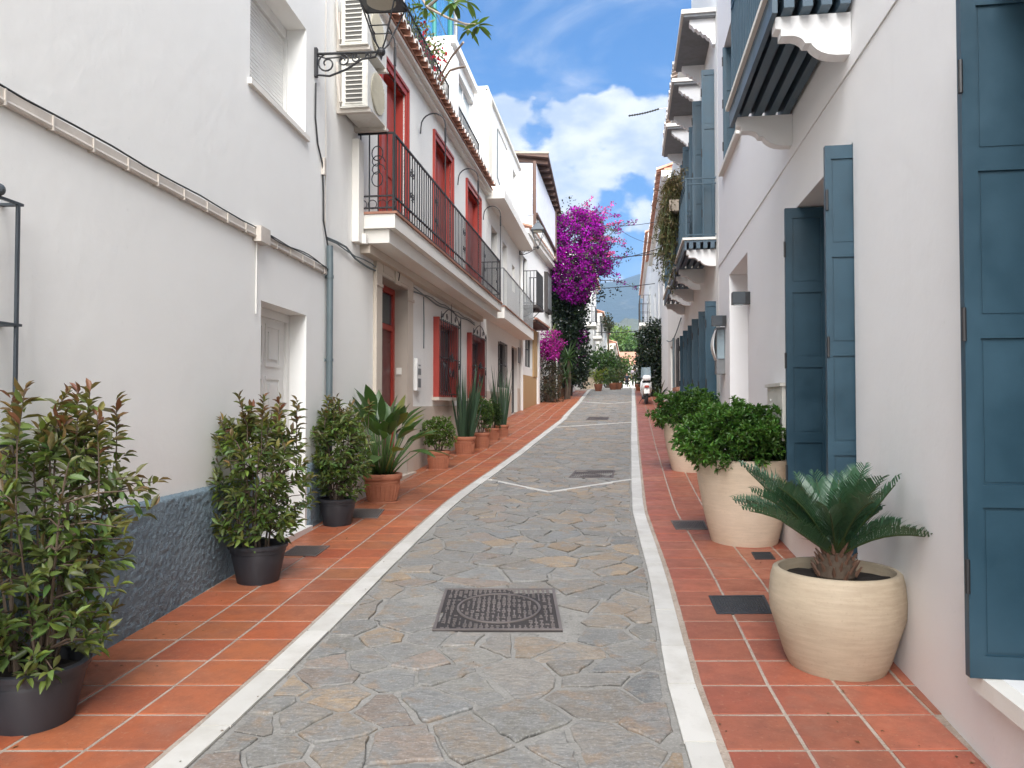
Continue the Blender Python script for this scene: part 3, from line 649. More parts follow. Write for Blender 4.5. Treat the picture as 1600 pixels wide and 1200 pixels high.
# white panelled door
mb = MB(); dy0, dy1, dz0, dz1 = door[0] + .002, door[1] - .002, door[2], door[3] - .002
mb.fb(W, dy0, dy0 + .10, -.237, -.17, dz0, dz1); mb.fb(W, dy1 - .08, dy1, -.237, -.17, dz0, dz1); mb.fb(W, dy0 + .1, dy1 - .08, -.237, -.17, dz1 - .08, dz1); obj('door_frame', mb, M['whitepaint'], H)
dd = part('door', H, M['whitepaint'], W, (dy0 + .1, dy1 - .08, -.235, -.20, dz0, dz1 - .08))
for c_ in range(2):
    for r_ in range(4):
        a = dy0 + .15 + c_ * .42; z = dz0 + .15 + r_ * .49; m2 = MB(); y0_, y1_ = a, a + .36
        for q in ((y0_, y1_, z, z + .03), (y0_, y1_, z + .37, z + .40), (y0_, y0_ + .03, z + .03, z + .37), (y1_ - .03, y1_, z + .03, z + .37)): m2.fb(W, q[0], q[1], -.2, -.188, q[2], q[3])
        m2.fb(W, y0_ + .07, y1_ - .07, -.2, -.186, z + .07, z + .33); obj('panel', m2, M['whitepaint'], dd)
part('doorstep', H, M['whitepaint'], W, (door[0] - .03, door[1] + .03, -.23, .07, g(7.6) - .1, g(7.1) + .075))
# blue rough plinth: real relief
def plinth(y0, y1, zt, d):
    ny, nz_ = int((y1 - y0) / .013), 64; mb = MB(); V = []
    for j in range(nz_ + 1):
        for i in range(ny + 1):
            y = y0 + (y1 - y0) * i / ny; zb = g(y) - .03; z = zb + (zt - zb) * j / nz_; p = Vector((y * 30, z * 30, 3.1)); e = mnoise.fractal(p, .7, 2.2, 3) * .007 + .008 * abs(mnoise.noise(p * 1.9)); edge = min(1, (zt - z) / .02, (y - y0) / .03 + .2, (y1 - y) / .03 + .2)
            V.append(W.pt(y, d * edge + e * edge + .001, z + (e * .5 if j == nz_ else 0)))
    mb.add(V, [(j * (ny + 1) + i, j * (ny + 1) + i + 1, (j + 1) * (ny + 1) + i + 1, (j + 1) * (ny + 1) + i) for j in range(nz_) for i in range(ny)])
    for j0, y in ((0, y0), (ny, y1)): 
        for j in range(nz_): mb.add([V[j * (ny + 1) + j0], V[(j + 1) * (ny + 1) + j0], W.pt(y, -.02, V[(j + 1) * (ny + 1) + j0].z), W.pt(y, -.02, V[j * (ny + 1) + j0].z)], [(0, 1, 2, 3)])
    obj('plinth', mb, M['stucco'], H, smooth=True)
plinth(1.0, 6.5, .945, .03); plinth(7.73, 8.3, .945, .03)
# iron window grille at the left edge, white window behind
window(H, W, gw[0], gw[1], gw[2], gw[3], .15, M['whitepaint'], nx=2)
part('window_sill', H, M['trim'], W, (gw[0] - .06, gw[1] + .1, -.1, .09, gw[2] - .10, gw[2] - .05))
mb = MB(); gz0, gz1 = 1.36, 2.47
for z in (gz0, 1.91, gz1): mb.fb(W, 2.3, 3.56, .085, .10, z - .006, z + .006); mb.fb(W, 3.53, 3.56, 0, .0845, z - .006, z + .006); mb.fb(W, 2.3, 2.33, 0, .0845, z - .006, z + .006)
gr = obj('window_grille', mb, M['darkgrey'], H)
for k in range(10): y = 2.33 + k * .1335; m2 = MB(); m2.fb(W, y - .008, y + .008, .086, .099, gz0, gz1); obj('bar', m2, M['darkgrey'], gr)
m2 = MB(); m2.ball(W.pt(3.4, .1, gz1 + .03), .028); obj('finial', m2, M['darkgrey'], gr)
# cable trunking
mb = MB(); mb.fb(W, -3, 8.22, .001, .031, 2.955, 3.0); mb.tube([W.pt(-3, .02, 2.945), W.pt(8.22, .02, 2.945)], .017, 8); ct = obj('cable_trunking', mb, M['beige'], H)
for k in range(22): y = 1.2 + k * .33; m2 = MB(); m2.fb(W, y, y + .012, 0, .0385, 2.925, 3.002); obj('clip', m2, M['beige'], ct)
mb = MB(); mb.tube([W.pt(-3 + i * .35, .03, 3.012 + .006 * math.sin(i * 1.9)) for i in range(33)], .0055, 6); obj('black_cable', mb, M['cable'], H)
mb = MB(); mb.tube([W.pt(6.5 + i * .14, .04, 3.01 - .02 * math.sin(i * .6)) for i in range(14)], .006, 5); obj('slack_cable', mb, M['cable'], H)
part('junction_box', H, M['beige'], W, (6.36, 6.56, .002, .075, 2.90, 3.03)); mb = MB(); mb.tube([W.pt(6.42, .01, 2.9), W.pt(6.42, .01, 2.30)], .007, 6); obj('thin_conduit', mb, M['white3'], H)
# grey downpipe at the corner + lamp cable
mb = MB(); mb.tube([W.pt(8.27, .05, g(8.3) - .02), W.pt(8.27, .05, 3.02), W.pt(8.27, .045, 3.25)], .036, 12); dp = obj('downpipe', mb, M['pipe'], H)
for z in (.9, 2.0, 2.9): m2 = MB(); m2.lathe(*W.pt(8.27, .05, z)[:2], z, [(.042, 0), (.042, .03)], 12); m2.fb(W, 8.255, 8.285, 0, .02, z, z + .03); obj('pipe_clip', m2, M['pipe'], dp)
mb = MB(); mb.tube([W.pt(7.86, .02, 4.86), W.pt(7.87, .015, 4.5), W.pt(7.95, .015, 4.25), W.pt(8.1, .015, 4.1), W.pt(8.14, .015, 3.8), W.pt(8.15, .015, 3.5), W.pt(8.25, .03, 3.25)], .009, 6); obj('lamp_cable', mb, M['cable'], H)
part('cable_joint', H, M['beige'], W, (8.10, 8.16, .002, .04, 3.98, 4.16))
mb = MB(); mb.tube([W.pt(8.22, .008, 6.3), W.pt(8.21, .008, 5.2), W.pt(8.24, .008, 4.4), W.pt(8.23, .008, 3.4)], .005, 5); obj('wall_wire', mb, M['beige'], H)

# ================================================================ LEFT HOUSE 2 (red doors, long balcony, cornice of tiles)
W = WL2
H = house('balcony_house', 'white house with red balcony doors, long iron balcony and tiled cornice', W, 8.3, 18.6)
YA, YB = 8.33, 18.62
rd = [(10.38, 11.5), (13.4, 14.72), (16.3, 17.75)]; fd = (10.28, 11.55, g(10.6) - .02, 3.27, .22); rw = [(13.35, 15.0, 1.66, 3.06, .12), (16.35, 18.0, 1.66, 3.06, .12)]
ops = [(a, b, 3.95, 6.2, .16) for a, b in rd] + [fd] + rw
obj('wall', wallmesh(W, YA, YB, -.6, 6.62, ops), M['white2'], H)
for a, b in rd:
    f = .13; mb = MB()
    for q in ((a - f, a, 3.93, 6.2), (b, b + f, 3.93, 6.2), (a - f, b + f, 6.2, 6.2 + f)): mb.fb(W, q[0], q[1], -.02, .025, q[2], q[3])
    for q in ((a - f - .004, a - f + .04, 3.93, 6.2 + f), (b + f - .04, b + f + .004, 3.93, 6.2 + f), (a - f + .04, b + f - .04, 6.2 + f - .04, 6.2 + f + .004)): mb.fb(W, q[0], q[1], .0255, .045, q[2], q[3])
    for q in ((a, a + .02, 3.95, 6.2), (b - .02, b, 3.95, 6.2), (a + .02, b - .02, 6.18, 6.199)): mb.fb(W, q[0], q[1], -.158, -.0205, q[2], q[3])
    obj('door_surround', mb, M['red'], H); d_ = part('balcony_door', H, M['red'], W, (a + .02, b - .02, -.158, -.13, 3.95, 6.18)); mid = (a + b) / 2
    for y0_, y1_ in ((a + .1, mid - .05), (mid + .05, b - .1)):
        for z0_, z1_ in ((4.1, 4.75), (4.85, 6.05)): m2 = MB(); m2.fb(W, y0_, y1_, -.129, -.118, z0_, z1_); obj('panel', m2, M['red'], d_)
# balcony slab, stepped mouldings, terracotta edge
B0, B1, BD = 9.42, 18.1, .48
sl_ = part('balcony', H, M['trim'], W, (B0, B1, .002, BD, 3.70, 3.872)); OFF[sl_.name] = OFF[H.name]
part('slab_step', sl_, M['trim'], W, (B0 + .06, B1 - .06, .002, BD - .09, 3.53, 3.698)); part('wall_moulding', sl_, M['stone'], W, (B0 + .1, B1 - .5, .002, .13, 3.42, 3.528))
n = 27
for i in range(n):
    y = B0 - .02 + (B1 - B0 + .04) * i / n; m2 = MB(); m2.fb(W, y + .004, y + (B1 - B0 + .04) / n - .004, .004, BD + .025, 3.875, 3.905); obj('edge_tile', m2, M['oldtile'], sl_)
rl = railing(sl_, W, B0 + .01, B1 - .01, BD - .03, 3.905, 4.88, M['iron'], step=.125, r=.007, rails=(.0, .16, 1.))
for i in range(4):                                            # rings along the low rail at the near end
    m2 = MB(); c_ = W.pt(B0 + .021, .06 + i * .125, 4.0); m2.tube([c_ + W.n * (.055 * math.cos(a)) + Vector((0, 0, .055 * math.sin(a))) for a in [k * math.pi / 7 for k in range(15)]], .006, 5); obj('ring', m2, M['iron'], rl)
for y in (B0 + .9, B0 + 2.3, B0 + 4.4, B0 + 6.5, B0 + 8.2):
    m2 = MB()
    for s in (-1, 1):
        for f in (-1, 1): m2.tube(scroll((y + s * .055, BD - .03, 4.47 + f * .15), W, .06, 1.4, s * f, start=math.pi / 2 * f), .006, 5)
    m2.tube([W.pt(y, BD - .03, 4.1), W.pt(y, BD - .03, 4.85)], .008, 6); obj('scroll_panel', m2, M['iron'], rl)
m2 = MB()
for f in (-1, 1):
    m2.tube([W.pt(B0 + .011, .25 + .07 * math.cos(a), 4.47 + f * .16 + .09 * math.sin(a) ) for a in [k * math.pi / 8 for k in range(17)]], .007, 5); m2.tube([W.pt(B0 + .011, .25 + .10 * math.cos(a) * (1 - k / 14), 4.47 + f * .05 + .10 * math.sin(a) * (1 - k / 14)) for k, a in enumerate([k * math.pi / 5 for k in range(12)])], .007, 5)
obj('scroll_panel', m2, M['iron'], rl)
for y in (9.46, 12.25, 15.15, 18.05):                         # awning hoops on tall poles
    m2 = MB(); P = [W.pt(y, BD - .02, 3.93), W.pt(y, BD - .02, 5.9)] + [W.pt(y, BD - .02 - .2 + .2 * math.cos(a), 6.0 + .2 * math.sin(a)) for a in [k * math.pi / 10 for k in range(11)]] + [W.pt(y, BD - .43, 5.88)]
    m2.tube(P, .011, 6); m2.tube([W.pt(y, BD - .02, 5.72), W.pt(y, BD - .02, 5.95)], .018, 6); obj('awning_hoop', m2, M['iron'], sl_)
# stone door surround with a house number, red door deep inside
za = g(10.2) - .1; mb = MB(); f0, f1 = 10.05, 11.85
mb.fb(W, f0, fd[0], .002, .05, za, 3.27); mb.fb(W, fd[1], f1, .002, .05, za, 3.27); mb.fb(W, f0, f1, .002, .055, 3.27, 3.50)
mb.fb(W, f0 - .03, f1 + .03, .002, .075, 3.5, 3.535); mb.fb(W, f0 - .02, fd[0] + .01, .05, .065, 3.10, 3.14); mb.fb(W, fd[1] - .01, f1 + .02, .05, .065, 3.10, 3.14)
ds = obj('door_surround', mb, M['stone'], H)
part('keystone', ds, M['stone'], W, (10.83, 11.07, .055, .078, 3.24, 3.48)); part('lintel_panel', ds, M['stone'], W, (10.3, 10.78, .0555, .066, 3.31, 3.47)); part('lintel_panel', ds, M['stone'], W, (11.12, 11.6, .0555, .066, 3.31, 3.47))
m2 = MB(); m2.tube([W.pt(10.90, .082, 3.42), W.pt(11.0, .082, 3.42), W.pt(10.94, .082, 3.30)], .008, 5); tag(obj('house_number', m2, M['iron'], ds), 'dark number 7 over the door')
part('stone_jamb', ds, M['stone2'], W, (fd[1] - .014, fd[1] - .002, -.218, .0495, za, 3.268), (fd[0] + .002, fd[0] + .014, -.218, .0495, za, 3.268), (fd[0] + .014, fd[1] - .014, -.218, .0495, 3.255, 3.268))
d_ = part('front_door', H, M['darkred'], W, (fd[0] + .015, fd[1] - .015, -.218, -.19, za, 3.25)); part('door_frame', H, M['red'], W, (fd[0] + .015, fd[0] + .09, -.189, -.15, za, 3.25), (fd[1] - .09, fd[1] - .015, -.189, -.15, za, 3.25), (fd[0] + .09, fd[1] - .09, -.189, -.15, 3.17, 3.25), (fd[0] + .09, fd[1] - .09, -.189, -.16, 2.62, 2.70))
for a, b in ((fd[0] + .14, 10.88), (10.96, fd[1] - .14)):
    for z0_, z1_ in ((.6, 1.2), (1.35, 2.5)): m2 = MB(); m2.fb(W, a, b, -.189, -.175, z0_, z1_); obj('panel', m2, M['darkred'], d_)
m2 = MB(); m2.fb(W, fd[0] + .1, fd[1] - .1, -.189, -.18, 2.72, 3.15); obj('fanlight', m2, M['glass'], d_)
part('doorbell', H, M['acwhite'], W, (fd[1] - .03, fd[1] - .0145, -.12, -.04, 1.98, 2.08)); part('doorstep', H, M['stone'], W, (f0 - .05, f1 + .05, -.2, .10, 0, g(11.2) + .07))
# stone plinth slabs
y = 8.36
while y < YB - .1:
    y2 = min(y + .92, YB)
    for a, b in ((y, y2),):
        if b > f0 - .03 and a < f1 + .03:
            if a < f0 - .12: b = f0 - .005
            elif b > f1 + .12: a = f1 + .005
            else: y = y2; continue
        m2 = MB(); m2.fb(W, a + .002, b - .002, .002, .022, -.1, 1.50); obj('plinth_slab', m2, M['stone'] if a > 11 else M['trim'], H)
    y = y2
# red windows with scrolled grilles
for a, b, c_, e, rc in rw:
    mb = MB()
    for q in ((a, a + .1, c_, e), (b - .1, b, c_, e), (a + .1, b - .1, e - .1, e), (a + .1, b - .1, c_, c_ + .07)): mb.fb(W, q[0], q[1], -.118, .10 if q[1] - q[0] < .2 else .03, q[2] + .001, q[3] - .001)
    obj('window_frame', mb, M['red'], H); window(H, W, a + .1, b - .1, c_ + .07, e - .1, .11, M['darkred'], nx=2, nz=2); grille(H, W, a + .06, b + .02, c_ + .02, e - .02, .13, M['iron'], 10)
    part('window_sill', H, M['stone'], W, (a - .06, b + .06, -.1, .12, c_ - .06, c_ - .002))
# cornice, roof tiles
part('cornice', H, M['trim'], W, (YA, YB, -.3, .10, 6.622, 6.68), (YA, YB, -.3, .17, 6.681, 6.73)); part('roof_bed', H, M['oldtile'], W, (YA, YB, -.4, .19, 6.731, 6.76))
rooftiles(H, W, YA + .05, YB, .27, 6.775, M['rooftile'], step=.205, r=.095, L=.55, slope=.14)
# cables under balcony and on the wall
m2 = MB(); m2.tube([W.pt(8.36 + i * .3, .03, 3.30 + .02 * math.sin(i) + (.06 if i < 3 else 0)) for i in range(30)], .012, 6); m2.tube([W.pt(8.36 + i * .3, .035, 3.34 + .015 * math.sin(i * 1.7)) for i in range(30)], .008, 5); obj('wall_cables', m2, M['pipe'], H)
m2 = MB(); m2.tube([W.pt(12.6, .02, 3.3), W.pt(12.63, .02, 2.9), W.pt(12.62, .02, 2.45)], .008, 5); m2.tube([W.pt(15.6, .02, 3.3), W.pt(15.6, .02, 1.5)], .009, 5); obj('drop_cable', m2, M['pipe'], H)
part('letter_box', H, M['whitepaint'], W, (12.05, 12.33, .002, .06, 1.75, 2.18), (12.1, 12.28, .002, .055, 2.18, 2.26)); m2 = MB(); m2.fb(W, 12.1, 12.28, .0605, .064, 1.80, 1.94); m2.fb(W, 12.1, 12.28, .0605, .064, 2.0, 2.1); m2.fb(W, 12.13, 12.25, .0605, .066, 2.14, 2.16); obj('letter_slot', m2, M['greymetal'], H)
part('gutter_pipe', H, M['trim'], W, (9.22, 9.40, .002, .09, 3.5, 4.75), (9.34, 9.40, .09, .14, 3.5, 3.62))
# roof terrace: posts, railings, glazed storey, set on the cornice
T0 = 6.735
for a, b in ((8.4, 11.55), (14.9, 15.55), (18.2, 18.6)): part('terrace_post', H, M['white1'], W, (a, b, -.24 if a > 9 else -.6, -.02, T0, 8.55 if a > 9 else 9.5))
ra = railing(H, W, 11.6, 14.9, -.08, T0 + .05, 7.76, M['iron'], step=.11, r=.007, returns=False, rails=(0, 1)); rb = railing(H, W, 15.6, 18.15, -.08, T0 + .05, 7.72, M['iron'], step=.11, r=.007, returns=False, rails=(0, 1))
obj('upper_storey', wallmesh(W, 15.56, 18.19, T0, 8.95, [(15.62, 18.14, T0 + .1, 8.7, .12)], depth=4, d=-.2), M['white1'], H)
WS = Wall(W.pt(0, -.2, 0).x - W.b * W.pt(0, -.2, 0).y, W.b, 'L'); window(H, WS, 15.62, 18.14, T0 + .1, 8.7, .12, M['whitepaint'], M['skyglass'], nx=3, nz=2, name='terrace_window')
part('roof_edge', H, M['white1'], W, (15.56, 18.19, -4.2, -.1, 8.952, 9.10)); obj('back_storey', wallmesh(W, 8.4, 14.9, T0, 9.5, [(12, 13.6, T0, 8.9, .2)], depth=3, d=-2.6), M['white1'], H)
part('terrace_floor', H, M['stone'], W, (YA, YB, -5.9, -.02, T0 - .12, T0 - .003))
H2 = thing('terrace_canopy', 'dark brown tiled canopy over the roof terrace flowers', 'canopy', W.pt(14.2, -1.4, T0)); mb = MB(); mb.fb(W, 13.4, 14.85, -2.58, -.75, 8.55, 8.60); obj('canopy_board', mb, M['wood'], H2)
for k in range(7): m2 = MB(); m2.tube([W.pt(13.5 + k * .2, -2.5, 8.80), W.pt(13.5 + k * .2, -.68, 8.63)], .085, 8); obj('roof_tile', m2, M['wood'], H2)
m2 = MB(); m2.tube([W.pt(14.7, -.85, T0), W.pt(14.7, -.85, 8.55)], .04, 6); obj('post', m2, M['wood'], H2)

# ================================================================ LEFT HOUSE 3
H = house('slab_house', 'aged white house with plain concrete balcony and wide roof slab', W, 18.6, 25.3)
YA, YB = 18.64, 25.3
w3 = [(20.6, 21.9, g(21) + .95, 3.22, .12), (23.25, 24.5, g(24), 3.3, .14), (19.5, 20.5, 4.2, 6.1, .2), (21.4, 22.3, 4.2, 6.1, .15), (23.4, 24.0, 5.0, 5.8, .12), (20.6, 22.4, 7.3, 9.0, .06), (23.6, 24.3, 7.6, 8.8, .15)]
obj('wall', wallmesh(W, YA, YB, -.3, 9.25, w3), M['white3'], H)
for k, (a, b, c_, e, rc) in enumerate(w3):
    if k == 5: part('blind_panel', H, M['white1'], W, (a, b, -.058, -.03, c_, e)); continue
    window(H, W, a, b, c_, e, rc, M['rust'] if k < 3 else M['whitepaint'], nx=1 if k in (1, 4, 6) else 2, nz=3 if k < 2 else 1, name='front_door' if k == 1 else 'window')
grille(H, W, 20.6, 21.9, g(21) + .95, 3.22, .06, M['iron'], 9, crest=False)
sb = part('balcony', H, M['trim'], W, (18.7, 25.2, .002, .46, 3.62, 3.90)); railing(sb, W, 18.72, 25.18, .43, 3.90, 4.85, M['greymetal'], step=.19, r=.007)
part('balcony_edge', sb, M['oldtile'], W, (18.68, 25.22, .004, .485, 3.903, 3.93))
part('roof_slab', H, M['trim'], W, (18.66, 25.25, .002, .46, 6.55, 6.78)); part('roof_slab_lip', H, M['white1'], W, (18.68, 25.25, .002, .40, 6.783, 6.86))
part('pilaster', H, M['cream'], W, (18.66, 19.15, .002, .08, 6.9, 9.24)); part('parapet_cap', H, M['trim'], W, (18.62, 25.32, -.4, .06, 9.252, 9.32)); part('base_panel', H, M['stone'], W, (18.66, 23.1, .002, .02, 0, g(22) + .75), (24.6, 25.2, .002, .02, 0, g(24) + .8))
part('wall_plaque', H, M['greymetal'], W, (24.75, 25.15, .002, .03, 2.85, 3.35)); m2 = MB(); m2.tube([W.pt(20.4, .02, 8.9), W.pt(20.4, .02, 7.6), W.pt(21.0, .02, 7.4), W.pt(22.2, .02, 7.25)], .012, 5); obj('roof_cable', m2, M['pipe'], H)
m2 = MB(); m2.tube([W.pt(25.15, .07, g(25)), W.pt(25.15, .07, 6.5)], .05, 8); obj('downpipe', m2, M['white1'], H)

# ================================================================ LEFT HOUSE 4 (ochre ground floor, wooden roof terrace)
W = W4 = Wall(-4.457, .188, 'L')
H = house('ochre_base_house', 'white house with ochre ground floor and a brown wooden roofed terrace', W, 25.3, 33.5)
w4 = [(26.1, 27.5, 2.8, 4.1, .12), (25.7, 26.5, 4.9, 6.5, .15), (30.6, 31.6, 5.3, 6.7, .1), (29.0, 29.7, 5.2, 6.4, .1)]
obj('wall', wallmesh(W, 25.34, 33.5, -.3, 7.35, w4), M['white1'], H)
for k, (a, b, c_, e, rc) in enumerate(w4): window(H, W, a, b, c_, e, rc, M['rust'], nx=2, nz=2)
part('ochre_panel', H, M['ochre'], W, (25.6, 28.4, .002, .03, .6, 2.5)); part('ochre_pilaster', H, M['ochre'], W, (27.6, 28.4, .002, .06, 2.501, 4.2)); part('white_pilaster', H, M['white1'], W, (28.45, 28.8, .002, .09, .5, 4.2))
part('porch_roof', H, M['wood'], W, (25.5, 28.6, .002, .45, 4.25, 4.33)); part('porch_lip', H, M['oldtile'], W, (25.45, 28.65, .42, .50, 4.332, 4.39))
sb = part('balcony', H, M['rust'], W, (25.45, 26.9, .002, .52, 4.72, 4.82)); railing(sb, W, 25.47, 26.88, .49, 4.82, 5.95, M['iron'], step=.12, r=.009)
for y in (25.7, 26.6): m2 = MB(); m2.tube([W.pt(y, .02, 4.45), W.pt(y, .2, 4.5), W.pt(y, .42, 4.72)], .015, 5); obj('balcony_strut', m2, M['iron'], sb)
mb = MB(); mb.fb(W, 30.5, 31.7, .002, .14, 5.2, 6.8); bx_ = obj('shutter_box', mb, M['rust'], H)
m2 = MB(); m2.fb(W, 30.65, 31.55, .141, .155, 5.35, 6.65); obj('louvre', m2, M['greymetal'], bx_)
part('cornice', H, M['trim'], W, (25.34, 33.6, .002, .25, 7.2, 7.35)); rooftiles(H, W, 25.4, 33.4, .36, 7.40, M['oldtile'], step=.24, r=.09, L=.6, slope=.3)
# wooden terrace on the roof
def PP(px, py, y): r = ray(px, py); t = y / r.y; return Vector((r.x * t, y, CAMZ + r.z * t))
E0, E1 = PP(857, 246, 26.0), PP(877, 335, 32.0); bk = Vector((-2.6, 0, .25)); th = Vector((0, 0, .13)); mb = MB(); mb.box8([E0, E1, E1 + bk, E0 + bk, E0 + th, E1 + th, E1 + bk + th, E0 + bk + th]); rf = obj('terrace_roof', mb, M['wood'], H)
for k in range(10):
    s = .04 + .92 * k / 9; p = E0.lerp(E1, s); m2 = MB(); m2.prism([p + Vector((-.05, 0, -.005)), p + bk + Vector((0, 0, -.005)), p + bk + Vector((0, 0, -.14)), p + Vector((-.05, 0, -.14))], (0, .09, 0)); obj('rafter', m2, M['wood'], rf)
m2 = MB(); m2.box8([E0 + Vector((-2.5, -.03, .135)), E0 + Vector((.02, -.03, .135)), E0 + Vector((.02, .1, .135)), E0 + Vector((-2.5, .1, .135)), E0 + Vector((-2.5, -.03, .23)), E0 + Vector((.02, -.03, .19)), E0 + Vector((.02, .1, .19)), E0 + Vector((-2.5, .1, .23))]); obj('gable_board', m2, M['palewood'], rf)
def slabv(name, mat, a, b, z0a, z1a, z0b, z1b, t_): 
    d_ = (b - a); d_.z = 0; n_ = Vector((-d_.y, d_.x, 0)).normalized() * t_; m2 = MB(); L_ = lambda p, z: Vector((p.x, p.y, z)); m2.box8([L_(a, z0a), L_(b, z0b), L_(b + n_, z0b), L_(a + n_, z0a), L_(a, z1a), L_(b, z1b), L_(b + n_, z1b), L_(a + n_, z1a)]); return obj(name, m2, mat, H)
ia, ib = E0 + Vector((-.42, .15, 0)), E1 + Vector((-.30, -.9, 0)); zt0, zt1 = E0.z - .10, E1.z - .10
slabv('awning_panel', M['awning'], ia, ib, 8.05, zt0 - .05, 7.75, zt1 - .05, .03); slabv('awning_panel', M['awning'], ia + Vector((-2.1, 0, 0)), ia + Vector((-.12, 0, 0)), 8.0, zt0 - .03, 8.0, zt0 - .05, .03)
slabv('terrace_wall', M['white1'], ia + Vector((-.05, .02, 0)), ib + Vector((-.05, 0, 0)), 7.352, 8.0, 7.352, 7.7, .2); slabv('terrace_wall', M['white1'], ia + Vector((-2.3, .02, 0)), ia + Vector((-.3, .02, 0)), 7.352, 8.0, 7.352, 8.0, .2); slabv('handrail', M['wood'], ia + Vector((.05, 0, 0)), ib + Vector((.05, 0, 0)), 8.0, 8.08, 7.68, 7.76, .12)
for p, z_ in ((ia + Vector((-.05, -.06, 0)), zt0), (ib, zt1)): m2 = MB(); m2.box(p.x - .05, p.x + .05, p.y - .05, p.y + .05, 7.35, z_); obj('post', m2, M['wood'], H)
part('chimney', H, M['white3'], W, (32.4, 33.3, -.7, -.05, 7.352, 9.0)); W = WL2

# ================================================================ far left houses
def simple_house(name, label, W, y0, y1, ztop, wins, mat, roof=None, d=0.0, trims=()):
    H = house(name, label, W, y0, y1); obj('wall', wallmesh(W, y0 + .02, y1 - .02, g(y0) - .6, ztop, [(a, b, c_, e, .15) for a, b, c_, e, *_ in wins], depth=7), mat, H)
    for a, b, c_, e, fm, nm in wins: window(H, W, a, b, c_, e, .15, M[fm], nx=2, nz=2, name=nm)
    if roof: part('cornice', H, M['trim'], W, (y0, y1, .002, .2, ztop - .2, ztop)); rooftiles(H, W, y0 + .05, y1, .36, ztop + .04, M[roof], step=.26, r=.11, L=.9, slope=.35); part('roof', H, M[roof], W, (y0, y1, -5, .1, ztop + .002, ztop + .09))
    return H
GY = lambda y: g(y)
Hh = simple_house('arched_door_house', 'white house with pale tall doors just past the purple bougainvillea', WL5, 35.6, 44, 7.9, [(37, 38.2, GY(37), 4.9, 'whitepaint', 'front_door'), (40.2, 41.5, GY(40), 5.0, 'rust', 'front_door'), (41.4, 42.9, 5.6, 7.3, 'bluegrey', 'window')], M['white1'], 'oldtile')
Hh = simple_house('balcony_townhouse', 'distant white house with two small balconies behind the hedge', WL5, 44, 60, 10.3, [(46, 47.4, 6.5, 8.8, 'bluegrey', 'window'), (50, 51.4, 6.5, 8.8, 'bluegrey', 'window'), (55, 56.4, 6.5, 8.8, 'rust', 'window'), (46, 47.4, GY(46), 5.2, 'wood', 'front_door'), (52, 53.4, 3.6, 5.2, 'rust', 'window')], M['white1'], 'rooftile')
for y in (45.6, 54.6): b_ = part('balcony', Hh, M['trim'], WL5, (y, y + 2.4, .002, .6, 6.15, 6.35)); railing(b_, WL5, y + .02, y + 2.38, .57, 6.35, 7.3, M['iron'], step=.3, r=.014)
simple_house('stepped_house', 'small far white house before the ochre one', Wall(WL5.a + .25, .154, 'L'), 60, 80, 8.6, [(62, 63.5, 6.2, 8, 'rust', 'window'), (68, 69.5, 6.2, 8, 'rust', 'window'), (65, 66.4, GY(65), 5.3, 'wood', 'front_door'), (74, 75.6, 6, 8, 'bluegrey', 'window')], M['white3'], 'rooftile')
simple_house('ochre_townhouse', 'far house with warm ochre walls near the end of the street', Wall(WL5.a + .9, .154, 'L'), 80, 104, 7.8, [(84, 86, 6, 7.6, 'rust', 'window'), (92, 94, 6, 7.6, 'rust', 'window')], M['cream'], 'rooftile')
WE = Wall(-260, 2.86, 'R')
HE = thing('end_house', 'low white house with red tiled roof closing the far end of the street', 'house', (15.4, 99, g(99)))
mb = MB(); mb.box(12.6, 19.0, 98, 104, g(98) - .5, 6.4); obj('wall', mb, M['white1'], HE)
mb = MB(); mb.prism([(12.3, 97.5, 6.41), (12.3, 101, 8.3), (12.3, 104.5, 6.41)], (7.0, 0, 0)); obj('roof', mb, M['oldtile'], HE)
for x in (13.6, 15.4, 17.0): mb = MB(); mb.box(x, x + .9, 97.95, 98.02, 4.6, 5.8); w_ = obj('window', mb, M['whitepaint'], HE); mb = MB(); mb.box(x + .08, x + .82, 97.93, 97.949, 4.68, 5.72); obj('pane', mb, M['glass'], w_)
